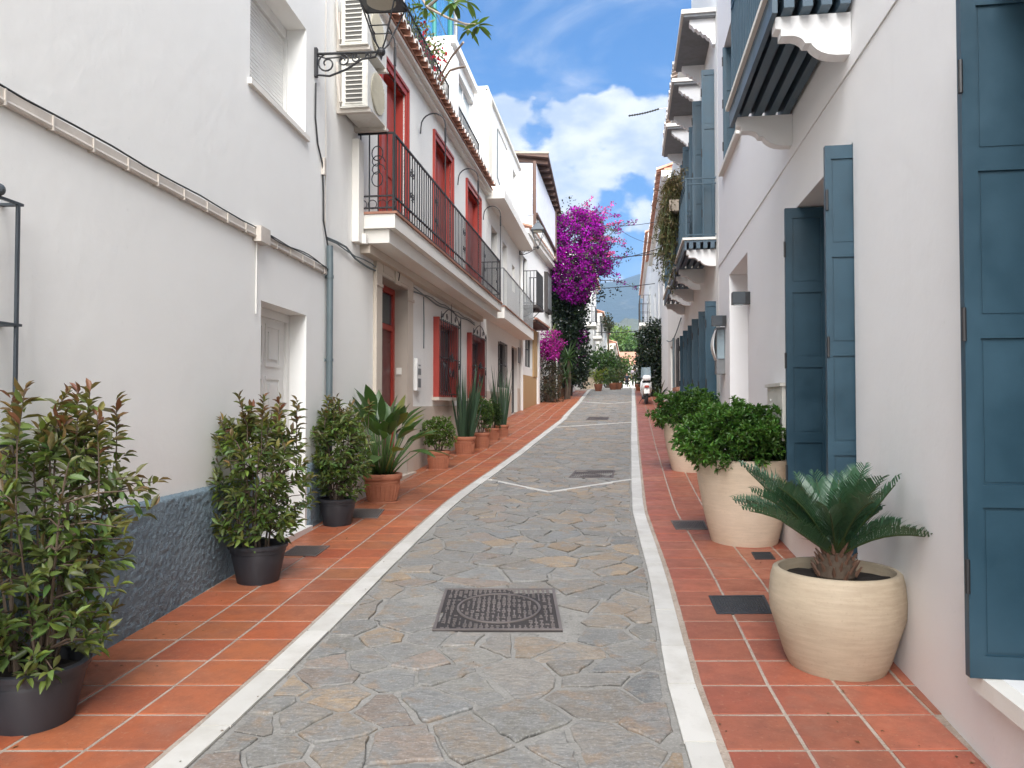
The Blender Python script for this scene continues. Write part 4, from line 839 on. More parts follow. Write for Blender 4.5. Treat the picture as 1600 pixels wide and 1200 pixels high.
# ================================================================ RIGHT HOUSES
W = WR
def bracket(parent, W, y, zt, dep, h, mat, w=.11, scal=False):
    k = dep / .45; q = h / .27
    if not scal: prof = [(0, 0), (.45, 0), (.45, -.075), (.415, -.08), (.415, -.125), (.34, -.127), (.31, -.137), (.285, -.155), (.27, -.18), (.235, -.182), (.225, -.20), (.20, -.225), (.17, -.245), (.13, -.26), (.08, -.268), (0, -.27)]
    else: prof = [(0, 0), (.45, 0), (.45, -.05), (.40, -.07), (.37, -.10), (.33, -.095), (.29, -.13), (.25, -.128), (.21, -.165), (.17, -.165), (.13, -.2), (.10, -.205), (.07, -.24), (.05, -.27), (0, -.27)]
    mb = MB(); mb.prism([W.pt(y, .002 + d * k, zt + z * q) for d, z in prof], W.u * w); return obj('bracket', mb, mat, parent)
def balcony_r(H, y0, y1, step, name='balcony'):
    z = 4.06; D = .50; b = part(name, H, M['bluegrey'], W, (y0, y1, .002, D, z + .065, z + .10)); part('deck_edge', b, M['trim'], W, (y0 - .02, y1 + .02, .004, D + .03, z + .102, z + .14))
    part('fascia', b, M['bluegrey'], W, (y0, y1, D - .035, D - .002, z - .055, z + .064)); 
    for a_ in (y0, y1 - .03): part('fascia', b, M['bluegrey'], W, (a_, a_ + .03, .002, D - .036, z + .0655, z + .0665))
    for k in range(4): d = .03 + k * .112; part('joist', b, M['bluegrey'], W, (y0 - .012, y1 - .04, d, d + .062, z - .032, z + .0645))
    for yy in (y0 + .10, y1 - .20): bracket(H, W, yy, z - .034, .46, .27, M['whiteR'])
    railing(b, W, y0 + .01, y1 - .01, D - .03, z + .14, 5.16, M['blue'], step=step, r=.008, rails=(.0, .9, 1.))
    return b
H = house('shuttered_house', 'near white house on the right with petrol blue folding shutters and beamed balcony', W, -4, 11.9)
o1 = (1.35, 2.99, .50, 3.19, .32); o2 = (4.79, 6.42, .58, 3.19, .32); o3 = (9.05, 10.68, g(9.5) - .02, 3.34, .55); u3 = (9.55, 11.15, 4.96, 6.75, .3); u2 = (4.85, 6.4, 4.2, 6.8, .3)
obj('wall', wallmesh(W, -5, 11.9, -.6, 10.6, [o1, o2, o3, u3, u2]), M['whiteR'], H)
leaf_shutter(H, W, 2.945, -.31, .115, .50, 3.185, 4, M['blue'])
leaf_shutter(H, W, 6.37, -.24, .10, .60, 3.18, 4, M['blue']); leaf_shutter(H, W, 4.80, -.05, .165, .60, 3.18, 4, M['blue']); leaf_shutter(H, W, 4.86, -.05, .10, .60, 3.18, 4, M['blue'])
window(H, W, o1[0], o1[1], o1[2], o1[3], .32, M['blue'], nx=2, nz=3, name='french_window'); window(H, W, o2[0], o2[1], o2[2], o2[3], .32, M['blue'], nx=2, nz=3, name='french_window')
part('window_sill', H, M['trim'], W, (o1[0] - .05, o1[1] + .09, -.3, .07, .43, .498)); part('window_sill', H, M['trim'], W, (o2[0] - .05, o2[1] + .05, -.3, .06, .52, .578))
part('door_leaf', H, M['whiteR'], W, (o3[0] + .01, o3[1] - .01, -.545, -.50, o3[2], o3[3] - .01))
leaf_shutter(H, W, 11.06, -.25, .02, 5.0, 6.73, 3, M['blue']); window(H, W, u3[0], u3[1], u3[2], u3[3], .3, M['blue'], nx=2, nz=2, name='french_window'); part('window_sill', H, M['trim'], W, (u3[0] - .1, u3[1] + .12, -.29, .07, 4.90, 4.958))
window(H, W, u2[0], u2[1], u2[2], u2[3], .3, M['blue'], nx=2, nz=3, name='french_window')
part('string_course', H, M['whiteR'], W, (-5, 4.45, .002, .010, 3.66, 3.775), (4.45, 11.9, .002, .010, 3.66, 3.775))
balcony_r(H, 4.70, 6.72, .085)
# meter cabinet
c_ = thing('meter_cabinet', 'pale grey utility meter cabinet with louvre slots on the white wall', 'cabinet', W.pt(7.0, 0, 1.2)); part('body', c_, M['acwhite'], W, (6.72, 7.42, .002, .07, 1.22, 1.70)); part('lid', c_, M['acwhite'], W, (6.69, 7.45, .002, .09, 1.70, 1.73))
for k in range(3): part('slot', c_, M['whitepaint'], W, (7.22, 7.30, .0705, .078, 1.48 + k * .045, 1.50 + k * .045))
for y, z, lb in ((8.90, 2.77, 'dark cube wall lamp beside the doorway recess'), (11.05, 2.74, 'dark cube wall lamp above the tall grey wall case')):
    t = thing('wall_lamp', lb, 'lamp', W.pt(y, 0, z)); part('bracket', t, M['iron'], W, (y - .05, y + .05, .002, .06, z - .07, z + .07)); part('lamp_housing', t, M['darkgrey'], W, (y - .07, y + .07, .06, .20, z - .07, z + .07)); part('lens', t, M['skyglass'], W, (y - .05, y + .05, .08, .18, z - .078, z - .0702))
t = thing('wall_case', 'tall grey metal and glass wall case with curved edge under a cube lamp', 'sign case', W.pt(11.2, 0, 2.1)); part('case_body', t, M['greymetal'], W, (11.2, 11.45, .002, .12, 1.98, 2.66)); part('glass_front', t, M['skyglass'], W, (11.185, 11.1995, .01, .11, 2.2, 2.62))
mb = MB(); mb.prism([W.pt(11.15, .121 + .06 * math.sin(math.pi * k / 8) , 2.18 + .45 * k / 8) for k in range(9)] + [W.pt(11.15, .121 + .045 * math.sin(math.pi * k / 8), 2.18 + .45 * k / 8) for k in range(7, 0, -1)], W.u * .3); obj('curved_plate', mb, M['whitepaint'], t)
# --- right house 2
H = house('canopy_house', 'white house with three small balconies and grey canopies over blue shutters', W, 11.9, 19.7)
gA = [(12.3, 13.75), (14.9, 16.2), (17.3, 18.7)]; ops = [(a, b, g(a) + .02, 3.2, .3) for a, b in gA] + [(a + .05, b - .05, 4.21, 7.0, .3) for a, b in gA]
obj('wall', wallmesh(W, 11.93, 19.7, -.3, 9.0, ops), M['white2'], H); obj('parapet_wall', wallmesh(W, 11.93, 16.6, 9.002, 10.4, [], depth=4), M['white2'], H)
for i, (a, b) in enumerate(gA):
    leaf_shutter(H, W, a, -.05, .17, g(a) + .05, 3.19, 3, M['blue']); leaf_shutter(H, W, b - .05, -.28, .15, g(a) + .05, 3.19, 3, M['blue']); window(H, W, a, b, g(a) + .02, 3.2, .3, M['blue'], nx=2, nz=3, name='french_window')
    leaf_shutter(H, W, a + .06, -.05, .20, 4.23, 6.98, 3, M['blue']); leaf_shutter(H, W, b - .1, -.25, .24, 4.23, 6.98, 3, M['blue']); window(H, W, a + .05, b - .05, 4.21, 7.0, .3, M['blue'], nx=2, nz=3, name='french_window')
    balcony_r(H, a - .12, b + .55, .16)
    cn = part('canopy', H, M['soffit'], W, (a - .25, b + .35, .002, .50, 7.72, 7.76)); part('canopy_edge', cn, M['trim'], W, (a - .28, b + .38, .004, .54, 7.762, 7.83))
    for yy in (a - .15, b + .1): bracket(cn, W, yy, 7.718, .40, .42, M['whiteR'], .12, True)
part('eave', H, M['trim'], W, (16.7, 19.7, .002, .26, 8.86, 9.0)); rooftiles(H, W, 16.75, 19.7, .38, 9.05, M['paletile'], step=.22, r=.09, L=.7, slope=.3)
# --- right house 3
H = house('cable_house', 'plain white house with cables looped over its front beside the dark tree', W, 19.7, 27)
w_ = [(21.2, 22.7, 2.0, 3.3, .12), (24.4, 25.4, g(25), 3.4, .15), (21.2, 22.5, 5.2, 6.8, .15), (24.4, 25.7, 5.2, 6.8, .15)]
obj('wall', wallmesh(W, 19.72, 27, 0, 9.0, w_), M['white3'], H)
for k, (a, b, z0_, z1_, rc) in enumerate(w_): window(H, W, a, b, z0_, z1_, rc, M['rust'], nx=2, nz=2, name='front_door' if k == 1 else 'window')
part('shutter', H, M['iron'], W, (21.1, 21.9, .002, .05, 2.0, 3.35)); part('window_sill', H, M['oldtile'], W, (21.1, 22.8, -.1, .10, 1.9, 1.998)); part('eave', H, M['trim'], W, (19.72, 22.5, .002, .26, 8.86, 9.0)); rooftiles(H, W, 19.75, 22.5, .38, 9.05, M['paletile'], step=.22, r=.09, L=.7, slope=.3)
m2 = MB(); m2.tube([*[W.pt(19.8 + 7.2 * i / 14, .04, 3.75 - .25 * math.sin(math.pi * i / 14)) for i in range(15)]], .016, 6); obj('cable_bundle', m2, M['pipe'], H)
m2 = MB(); m2.tube([W.pt(22.95, .05, 1.2), W.pt(22.95, .05, 3.5)], .035, 8); obj('downpipe', m2, M['pipe'], H)
simple_house('tall_white_house', 'tall white house rising behind the dark tree on the right', W, 27, 45, 9.8, [(29, 30.4, 5.4, 7.2, 'rust', 'window'), (34, 35.4, 5.4, 7.2, 'rust', 'window'), (39, 40.4, 5.4, 7.2, 'bluegrey', 'window'), (37, 38.4, g(38), 4.6, 'wood', 'front_door')], M['white1'], 'rooftile')
hh = simple_house('corner_house', 'far white house with orange tiled eave at the narrow end', W, 45, 72, 11.6, [(48, 49.5, 7, 9, 'rust', 'window'), (54, 55.5, 7, 9, 'rust', 'window'), (61, 62.5, 7, 9, 'rust', 'window')], M['white1'], 'rooftile')
b_ = part('balcony', hh, M['trim'], W, (47, 51, .002, .7, 6.3, 6.5)); railing(b_, W, 47.02, 50.98, .66, 6.5, 8.2, M['iron'], step=.4, r=.02, rails=(0, .33, .66, 1))

# ================================================================ things on the walls
def ac_unit(y0, z0, label):
    W = WL2; t = thing('air_conditioner', label, 'air conditioner', W.pt(y0, .1, z0), 'air conditioners on the white wall'); y1, z1, da, db = y0 + .76, z0 + .56, .06, .37
    mb = MB(); mb.fb(W, y0, y1, da, db, z0, z1); c = obj('casing', mb, M['acwhite'], t)
    bm = bmesh.new(); bm.from_mesh(c.data); bmesh.ops.bevel(bm, geom=bm.edges[:], offset=.014, segments=2, affect='EDGES'); bm.to_mesh(c.data); bm.free()
    mb = MB(); mb.fb(W, y0 - .004, y0 + .01, da + .06, db - .06, z0 + .05, z1 - .05); v = obj('side_vent', mb, M['acdark'], t)
    for k in range(10): m2 = MB(); z = z0 + .05 + k * (.46 / 9) - .01; m2.fb(W, y0 - .012, y0 - .001, da + .055, db - .055, z, z + .012); obj('louvre', m2, M['acwhite'], v)
    cy, cz = y0 + .36, (z0 + z1) / 2; m2 = MB(); n = 32; ring = [W.pt(cy + .235 * math.cos(a), db + .003, cz + .235 * math.sin(a)) for a in [2 * math.pi * k / n for k in range(n)]]; m2.prism(ring, W.n * .008); fg = obj('fan_guard', m2, M['acgrille'], t)
    m2 = MB()
    for r_ in [.03 + .023 * k for k in range(10)]: m2.tube([W.pt(cy + r_ * math.cos(a), db + .015, cz + r_ * math.sin(a)) for a in [2 * math.pi * k / 24 for k in range(25)]], .0035, 4)
    for k in range(-9, 10): y = k * .024; h_ = math.sqrt(max(0, .235 ** 2 - y * y)); m2.tube([W.pt(cy + y, db + .020, cz - h_), W.pt(cy + y, db + .020, cz + h_)], .004, 4)
    obj('guard_wires', m2, M['acgrille'], fg)
    for yy in (y0 + .02, y1 - .14): part('mounting_bracket', t, M['beige'], W, (yy, yy + .06, .002, db + .03, z0 - .055, z0 - .012), (yy + .01, yy + .05, .002, .045, z0 - .012, z0 + .4))
    part('drip_tray', t, M['acwhite'], W, (y0 - .02, y1 + .02, .05, db + .02, z0 - .012, z0 - .001)); m2 = MB(); m2.tube([W.pt(y0 + .1, .09, z0 + .1), W.pt(y0 - .04, .06, z0 + .05), W.pt(y0 - .05, .04, z0 + .25), W.pt(y0 - .05, .03, z0 + .5)], .014, 6); obj('hose', m2, M['beige'], t)
ac_unit(8.68, 4.92, 'lower ivory air conditioner just above the balcony end'); ac_unit(8.66, 5.63, 'upper ivory air conditioner behind the street lantern')
def lantern(W, y, z, L, label, scale=1.0):
    t = thing('wall_lantern', label, 'street lamp', W.pt(y, 0, z)); s = scale
    mb = MB(); mb.fb(W, y - .025 * s, y + .025 * s, .002, .03 * s, z - .24 * s, z + .06 * s); obj('wall_plate', mb, M['iron'], t)
    mb = MB(); mb.tube([W.pt(y, .02, z), W.pt(y, L, z)], .014 * s, 8)
    for c0, r_, fl in ((.13, .10, 1), (.30, .065, -1), (.44, .05, 1), (.56, .04, -1)):
        P = []
        for i in range(20): u = i / 19; a = math.pi * .6 + fl * u * 2.6 * math.pi; rr = r_ * s * (1 - .75 * u); P.append(W.pt(y, c0 * s + rr * math.cos(a), z - .105 * s + (c0 - .13) * .16 * s + rr * math.sin(a)))
        mb.tube(P, .009 * s, 6)
    mb.tube([W.pt(y, .02, z - .22 * s), W.pt(y, .16 * s, z - .235 * s), W.pt(y, .34 * s, z - .17 * s), W.pt(y, .5 * s, z - .07 * s), W.pt(y, .64 * s, z - .05 * s), W.pt(y, .66 * s, z)], .011 * s, 6); mb.tube([W.pt(y, .03, z - .02), W.pt(y, .12 * s, z - .05), W.pt(y, .3 * s, z - .04), W.pt(y, .45 * s, z - .015)], .008 * s, 5); obj('scroll_arm', mb, M['iron'], t)
    p = W.pt(y, L, z); mb = MB(); mb.ball(p, .045 * s, 8); mb.tube([p, p + Vector((0, 0, -.09 * s))], [.03 * s, .003], 8); obj('boss', mb, M['iron'], t)
    u, v = W.n, W.u; zb = z + .52 * s; a0, a1 = .20 * s, .27 * s; zt = zb + .52 * s; mb = MB()
    Q = lambda i, j, r_, zz: Vector((p.x, p.y, 0)) + u * (i * r_) + v * (j * r_) + Vector((0, 0, zz))
    cs = ((-1, -1), (1, -1), (1, 1), (-1, 1))
    for i, j in cs: mb.tube([p, p + u * (i * .06 * s) + v * (j * .06 * s) + Vector((0, 0, .10 * s)), Q(i, j, a0, zb)], .009 * s, 5); pass
    for k in range(4):
        for r_, zz in ((a0 * 1.08, zb + .01),): mb.tube([Q(*cs[k], r_, zz), Q(*cs[(k + 1) % 4], r_, zz)], .014 * s, 5)
        mb.tube([p + (Q(*cs[k], a0, zb) - p) * .45, p + (Q(*cs[(k + 1) % 4], a0, zb) - p) * .45], .007 * s, 5)
    obj('lantern_frame', mb, M['iron'], t)
    mb = MB(); n = 20; top = [Vector((p.x, p.y, zb - .012)) + u * (.15 * s * math.cos(2 * math.pi * k / n)) + v * (.15 * s * math.sin(2 * math.pi * k / n)) for k in range(n)]; mb.prism(top, (0, 0, .012 * s)); obj('diffuser', mb, M['acgrille'], t)
    mb = MB(); mb.box8([Q(*c, a0 * 1.06, zb + .002) for c in cs] + [Q(*c, a0 * 1.06, zb + .03) for c in cs]); obj('base_plate', mb, M['darkgrey'], t)
    zt = zb + .031; a1 = a0 * .96
    mb = MB(); ap = Vector((p.x, p.y, zt + .28 * s)); mb.add([Q(*c, a1 * 1.12, zt) for c in cs] + [Q(*c, a1 * .28, zt + .24 * s) for c in cs], [(0, 1, 2, 3), (4, 5, 6, 7)] + [(k, (k + 1) % 4, 4 + (k + 1) % 4, 4 + k) for k in range(4)]); obj('hood', mb, M['darkgrey'], t)
    mb = MB(); mb.ball(ap - Vector((0, 0, .02)), .05 * s, 6, 1.3); obj('finial', mb, M['darkgrey'], t)
lantern(WL1, 7.88, 5.17, .70, 'black scrolled iron lantern on the near wall in front of the air conditioners')
lantern(WL2, 25.1, 6.66, .62, 'black scrolled iron lantern beside the bougainvillea crown', 1.0)
# overhead cables
def wire(a, b, sag, r, label):
    mb = MB(); a, b = Vector(a), Vector(b); mb.tube([a.lerp(b, i / 20) - Vector((0, 0, sag * 4 * (i / 20) * (1 - i / 20))) for i in range(21)], r, 5); return tag(obj('overhead_cable', mb, M['cable']), label, 'cable', 'cables strung across the street')
def P_(px, py, y): r = ray(px, py); t = y / r.y; return Vector((r.x * t, y, CAMZ + r.z * t))
wire(P_(872, 402, 33), P_(1040, 394, 29), .12, .02, 'thick overhead cable crossing the middle of the bougainvillea'); wire(P_(872, 408, 33), P_(1036, 386, 31), .25, .016, 'thin overhead cable paired with the thick one at the bougainvillea')
wire(P_(900, 452, 36), P_(1024, 443, 40), .05, .02, 'overhead cable just above the mountain ridge'); wire(P_(930, 519, 46), P_(1006, 515, 52), .1, .026, 'low overhead cable in front of the mountain foot')
wire(P_(940, 352, 33), P_(1038, 344, 27), .1, .011, 'fine cable from the bougainvillea top to the white eaves'); wire(P_(955, 348, 33), P_(1022, 380, 35), .2, .009, 'fine slack cable at the tips of the pink shoots')
# garland on a rod from the right eave
t = thing('cable_rod', 'thin white rod carrying a dark knotted cord against the sky', 'rod', P_(1040, 168, 18)); mb = MB(); A, B, C_ = P_(1040, 168, 18), P_(1030, 170, 18), P_(982, 181, 18)
mb.tube([P_(1062, 166, 18), B], .012, 5); obj('rod', mb, M['whitepaint'], t); mb = MB()
mb.tube([B.lerp(C_, i / 24) + Vector((0, 0, -.02 * math.sin(math.pi * i / 24))) for i in range(25)], [.012 + .014 * (i % 2) for i in range(25)], 6); obj('cord', mb, M['cable'], t)
# scaffold and blue netting on the roof of house 3
W = WL2; t = thing('roof_scaffold', 'green scaffold posts and grey pole with blue netting above the rooftops', 'scaffold', W.pt(18.3, -.9, 8.86))
for y, d, m, r_ in ((18.0, -.75, 'pipe', .06), (16.4, -.75, 'teal', .055), (18.5, -.72, 'greymetal', .05)):
    if 'teal' not in M: M['teal'] = m_paint('teal_paint', (.02, .17, .15), .5)
    mb = MB(); mb.tube([W.pt(y, d, 8.86), W.pt(y, d, 13.5)], r_, 8); obj('post', mb, M['teal'] if m != 'greymetal' else M[m], t)
def m_net():
    t = NT('blue_net'); t.done((.05, .25, .50), .8); tr = t.n.new('ShaderNodeBsdfTransparent'); mx = t.n.new('ShaderNodeMixShader'); w = t.n.new('ShaderNodeTexWave'); w.inputs['Scale'].default_value = 5; w.inputs['Distortion'].default_value = 1.5; t.l.new(t.pos(), w.inputs['Vector'])
    t.l.new(t.rng(w.outputs['Fac'], .2, .8, .38, .72), mx.inputs[0]); t.l.new(tr.outputs[0], mx.inputs[1]); t.l.new(t.p.outputs[0], mx.inputs[2]); t.l.new(mx.outputs[0], t.out.inputs[0]); return t.m
mb = MB(); n = 14; V = []
for i in range(n + 1):
    for j in range(7): V.append(W.pt(14.6 + 3.4 * i / n, -.8 + .04 * math.sin(i * 1.9 + j), 8.88 + 4.4 * j / 6))
mb.add(V, [(i * 7 + j, i * 7 + j + 1, (i + 1) * 7 + j + 1, (i + 1) * 7 + j) for i in range(n) for j in range(6)]); obj('netting', mb, m_net(), t, smooth=True)
for k in range(5): mb = MB(); mb.tube([W.pt(14.6, -.74, 9.2 + k * .9), W.pt(18.4, -.74, 9.2 + k * .9)], .012, 5); obj('rope', mb, M['pipe'], t)
# ================================================================ PLANTS
def potmesh(t, x, y, rt, rb, h, mat, style, z=None):
    z = g(y - rb) - .012 if z is None else z
    if style == 'plastic': prof = [(rb, 0), (rb * 1.01, .01), (rb + (rt - rb) * .8, h * .74), (rt * .93, h * .80), (rt * .985, h * .81), (rt * .99, h * .90), (rt * 1.05, h * .91), (rt * 1.06, h * .985), (rt * 1.03, h), (rt * .93, h), (rt * .90, h * .8), (rt * .86, h * .70)]
    elif style == 'clay': prof = [(rb, 0), (rb + (rt - rb) * .72, h * .70), (rb + (rt - rb) * .76, h * .72), (rb + (rt - rb) * .74, h * .74), (rt * .94, h * .80), (rt * 1.0, h * .81), (rt * 1.03, h * .85), (rt * 1.05, h * .97), (rt * 1.02, h), (rt * .92, h), (rt * .89, h * .84), (rt * .85, h * .72)]
    elif style == 'barrel': prof = [(rb * .98, 0), (rb, .012), (rb * 1.14, h * .16), (rb * 1.27, h * .35), (rt * 1.04, h * .58), (rt * 1.055, h * .74), (rt * 1.03, h * .90), (rt * 1.0, h * .96), (rt * .985, h * .99), (rt * .96, h), (rt * .90, h), (rt * .89, h * .985), (rt * .895, h * .85), (rt * .88, h * .75)]
    else: prof = [(rb, 0), (rb * 1.01, .012), (rb + (rt - rb) * .55, h * .4), (rb + (rt - rb) * .9, h * .75), (rt * .99, h * .9), (rt, h * .97), (rt * .98, h), (rt * .91, h), (rt * .89, h * .85), (rt * .86, h * .75)]
    mb = MB(); mb.lathe(x, y, z, prof[:-1] + [prof[-1]], 44)
    if style == 'clay': pass
    pt_ = obj('pot', mb, mat, t, smooth=True); pt_.data.set_sharp_from_angle(angle=R(40))
    if style == 'clay':                                       # fluted ribs round the body
        for k in range(26):
            a = 2 * math.pi * k / 26; m2 = MB(); P = [Vector((x + (r_ + .001) * math.cos(a), y + (r_ + .001) * math.sin(a), z + hh)) for r_, hh in ((rb + (rt - rb) * .12, h * .13), (rb + (rt - rb) * .66, h * .64))]; m2.tube(P, [.008, .010], 5); obj('rib', m2, mat, pt_)
        m2 = MB(); m2.lathe(x, y, z - .002, [(rb * 1.22, 0), (rb * 1.34, .025), (rb * 1.36, .04), (rb * 1.30, .04), (rb * 1.2, .015)], 36); obj('saucer', m2, mat, t, smooth=True)
    zs = z + h * (.90 if style != 'plastic' else .84); m2 = MB(); rs = rt * .885; n = 26; V = [(x, y, zs + .02)]
    for r_ in (.5, 1.0):
        for k in range(n): a = 2 * math.pi * k / n; V.append((x + rs * r_ * math.cos(a), y + rs * r_ * math.sin(a), zs + random.uniform(-.012, .014)))
    m2.add(V, [(0, 1 + k, 1 + (k + 1) % n) for k in range(n)] + [(1 + k, 1 + n + k, 1 + n + (k + 1) % n, 1 + (k + 1) % n) for k in range(n)]); obj('soil', m2, M['soil'], t, smooth=True)
    return z + h, zs
def place(cpx, bpy_, r):
    """centre of a round pot whose lowest visible point is at pixel (cpx, bpy_)"""
    p = ground(cpx, bpy_); k = (p.y + r) / p.y; return p.x * k, p.y + r
def photinia(cpx, by, rt, rb, h, ztop, Rx, label, lean=(0, 0), dens=1.0, red=.5, base=(.105, .155, .044), name='potted_shrub', lo=.05, drop=0.0):
    x, y = place(cpx, by, rb); t = thing(name, label, 'potted plant', (x, y, g(y)), 'shrubs in black pots'); zr, zs = potmesh(t, x, y, rt, rb, h, M['blackpot'], 'plastic')
    Hh = ztop - zr; prof = lambda u: Rx * (.52 + .48 * math.sin(math.pi * min(1, .10 + u * .72))) * (1 if u < .84 else 1 - (u - .84) * 2.2)
    sm = MB(); stems = []
    for k in range(13):
        a = random.uniform(0, 2 * math.pi); r1 = rt * random.uniform(.1, .55); u1 = random.uniform(.65, 1.0); rr = prof(u1) * random.uniform(.15, .75); a2 = a + random.gauss(0, .3)
        P0 = Vector((x + r1 * math.cos(a), y + r1 * math.sin(a), zs)); P2 = Vector((x + lean[0] * u1 + rr * math.cos(a2), y + lean[1] * u1 + rr * math.sin(a2), zr + Hh * u1)); P1 = P0.lerp(P2, .5) + Vector((random.gauss(0, .03), random.gauss(0, .03), .05))
        S_ = [((1 - s) ** 2) * P0 + 2 * s * (1 - s) * P1 + s * s * P2 for s in [i / 7 for i in range(8)]]; stems.append(S_); sm.tube(S_, [.0085 - .0007 * i for i in range(8)], 5)
    lv = LV(); cnt = int(235 * dens); tips = []
    for k in range(9):                                         # young sprigs standing clear of the crown
        a = random.uniform(0, 2 * math.pi); rr = Rx * random.uniform(.1, .75); q0 = Vector((x + lean[0] + rr * math.cos(a), y + rr * math.sin(a), zr + Hh * random.uniform(.78, .95))); q1 = q0 + Vector((random.gauss(0, .05), random.gauss(0, .05), random.uniform(.10, .24)))
        sm.tube([q0 - Vector((0, 0, .15)), q0, q1], [.004, .0035, .002], 4)
        for s in (.35, .7, 1.0): tips.append((q0.lerp(q1, s), (q1 - q0).normalized(), 1.35))
    for S_ in stems: tips.append((S_[-1], (S_[-1] - S_[-2]).normalized(), 1.0)); sm
    for k in range(cnt):
        u = random.uniform(0, 1) ** .9; a = random.uniform(0, 2 * math.pi); lump = .8 + .3 * mnoise.noise(Vector((math.cos(a) * 1.6, math.sin(a) * 1.6, u * 3 + cpx))); rr = prof(u) * lump * (random.uniform(.15, 1) ** .5)
        p = Vector((x + lean[0] * u + rr * math.cos(a), y + lean[1] * u + rr * math.sin(a), zr + lo - drop + (Hh - lo + drop) * u * .96))
        q = min((s for S_ in stems for s in S_[1:] if s.z < p.z + .02), key=lambda s: (s - p).length, default=stems[0][1]); d = (p - q)
        if d.length > .02: sm.tube([q, q.lerp(p, .5) + Vector((0, 0, .02)), p], [.0045, .0035, .0025], 4)
        o = Vector((math.cos(a), math.sin(a), 0)) * .55 * rr / max(.05, prof(u)) + Vector((0, 0, .75)); tips.append((p, (d.normalized() * .5 + o).normalized(), rr / max(.05, prof(u)) * .6 + u * .5))
    for p, d, out in tips:
        n = random.randint(7, 11); dn = np.array(d); e = unit(RNG.normal(0, 1, (n, 3))); e = unit(e - (e @ dn)[:, None] * dn); s = np.linspace(-.085, .012, n)[:, None]; w = np.linspace(.15, .75, n)[:, None]
        pos = np.array(p) + dn * s; dirs = e * (1.15 - w * .8) + dn * w * 1.1 + np.array((0, 0, -.12)); L = RNG.uniform(.060, .098, n) * (1.08 - .25 * np.linspace(0, 1, n)); c = jit(base, n, .30, .10)
        f = np.clip((np.linspace(-.5, 1, n) + (out - .85) * 1.5) * red * 1.4, 0, 1)[:, None] * RNG.uniform(.3, 1, (n, 1)); c = c * (1 - f) + np.array((.20, .065, .04)) * f * RNG.uniform(.7, 1.25, (n, 1)); y2 = (RNG.random((n, 1)) < .16); c = np.where(y2, c * 1.2 + np.array((.055, .07, .004)), c)
        lv.add(pos, dirs, L, L * .40, c)
    obj('stems', sm, M['bark'], t); lv.build('foliage', M['leaf'], t); return t
photinia(52, 1155, .215, .155, .29, 1.47, .57, 'big leafy red tipped shrub in a black pot against the blue plinth', (-.02, .05), 1.1, .45, drop=.05)
photinia(403, 918, .205, .145, .31, 1.47, .50, 'red tipped shrub in a black pot before the white panelled door', (-.03, 0), .9, .48)
photinia(527, 825, .19, .135, .30, 1.48, .44, 'greener shrub in a black pot beside the grey downpipe', (.0, 0), .95, .32, (.105, .165, .048))
# --- bird of paradise
def blade(mb, base, tip, width, droop, nrm, petiole=None, c=(.05, .1, .03), fold=.18, n=7, pw=1.0):
    base, tip = Vector(base), Vector(tip); d = tip - base; L = d.length; side = d.cross(nrm).normalized(); up = side.cross(d).normalized(); V = []
    for i in range(n + 1):
        s = i / n; w = width * max(0.02, math.sin(math.pi * min(1, s * .93 + .07) ** pw)) * (1 if s < .97 else .25); p = base + d * s + up * (-droop * s * s * L); V += [p - side * w + up * w * fold, p, p + side * w + up * w * fold]
    mb.add(V, [(3 * i + k, 3 * i + k + 1, 3 * i + k + 4, 3 * i + k + 3) for i in range(n) for k in range(2)], c)
    if petiole: mb.tube(petiole, [.010, .008, .006], 5, (c[0] * 1.3, c[1] * 1.25, c[2] * 1.2))
def strelitzia():
    x, y = place(597, 788, .17); t = thing('bird_of_paradise_plant', 'broad leaved bird of paradise plant in a large terracotta pot', 'potted plant', (x, y, g(y))); zr, zs = potmesh(t, x, y, .235, .165, .37, M['terra'], 'clay')
    for k in range(68):
        a = random.uniform(0, 2 * math.pi); el = random.uniform(.10, 1.0); out = .62 * (1 - el) ** .7 + random.uniform(.0, .14); hp = .22 + .52 * el * random.uniform(.75, 1.05)
        P0 = Vector((x + .10 * math.cos(a), y + .10 * math.sin(a), zs)); D = Vector((math.cos(a), math.sin(a), 0)); P2 = Vector((x, y, zs)) + D * (.10 + out * .62) + Vector((0, 0, hp)); P1 = P0.lerp(P2, .5) - D * .03
        Lb = random.uniform(.30, .46); dr = (D * (.35 + 1.1 * (1 - el)) + Vector((random.gauss(0, .12), random.gauss(0, .12), 1.15 * el - .05))).normalized(); k_ = random.uniform(.7, 1.25); c = (.065 * k_, .125 * k_, .036 * k_) if random.random() > .08 else (.16, .17, .04)
        mb = MB(); blade(mb, P2, P2 + dr * Lb, random.uniform(.048, .074), random.uniform(.05, .30), Vector((0, 0, 1)) - D * .5 + Vector((random.gauss(0, .3), random.gauss(0, .3), 0)), [P0, P1, P2], c, random.uniform(.15, .45)); obj('leaf', mb, M['gloss'], t, smooth=True)
strelitzia()
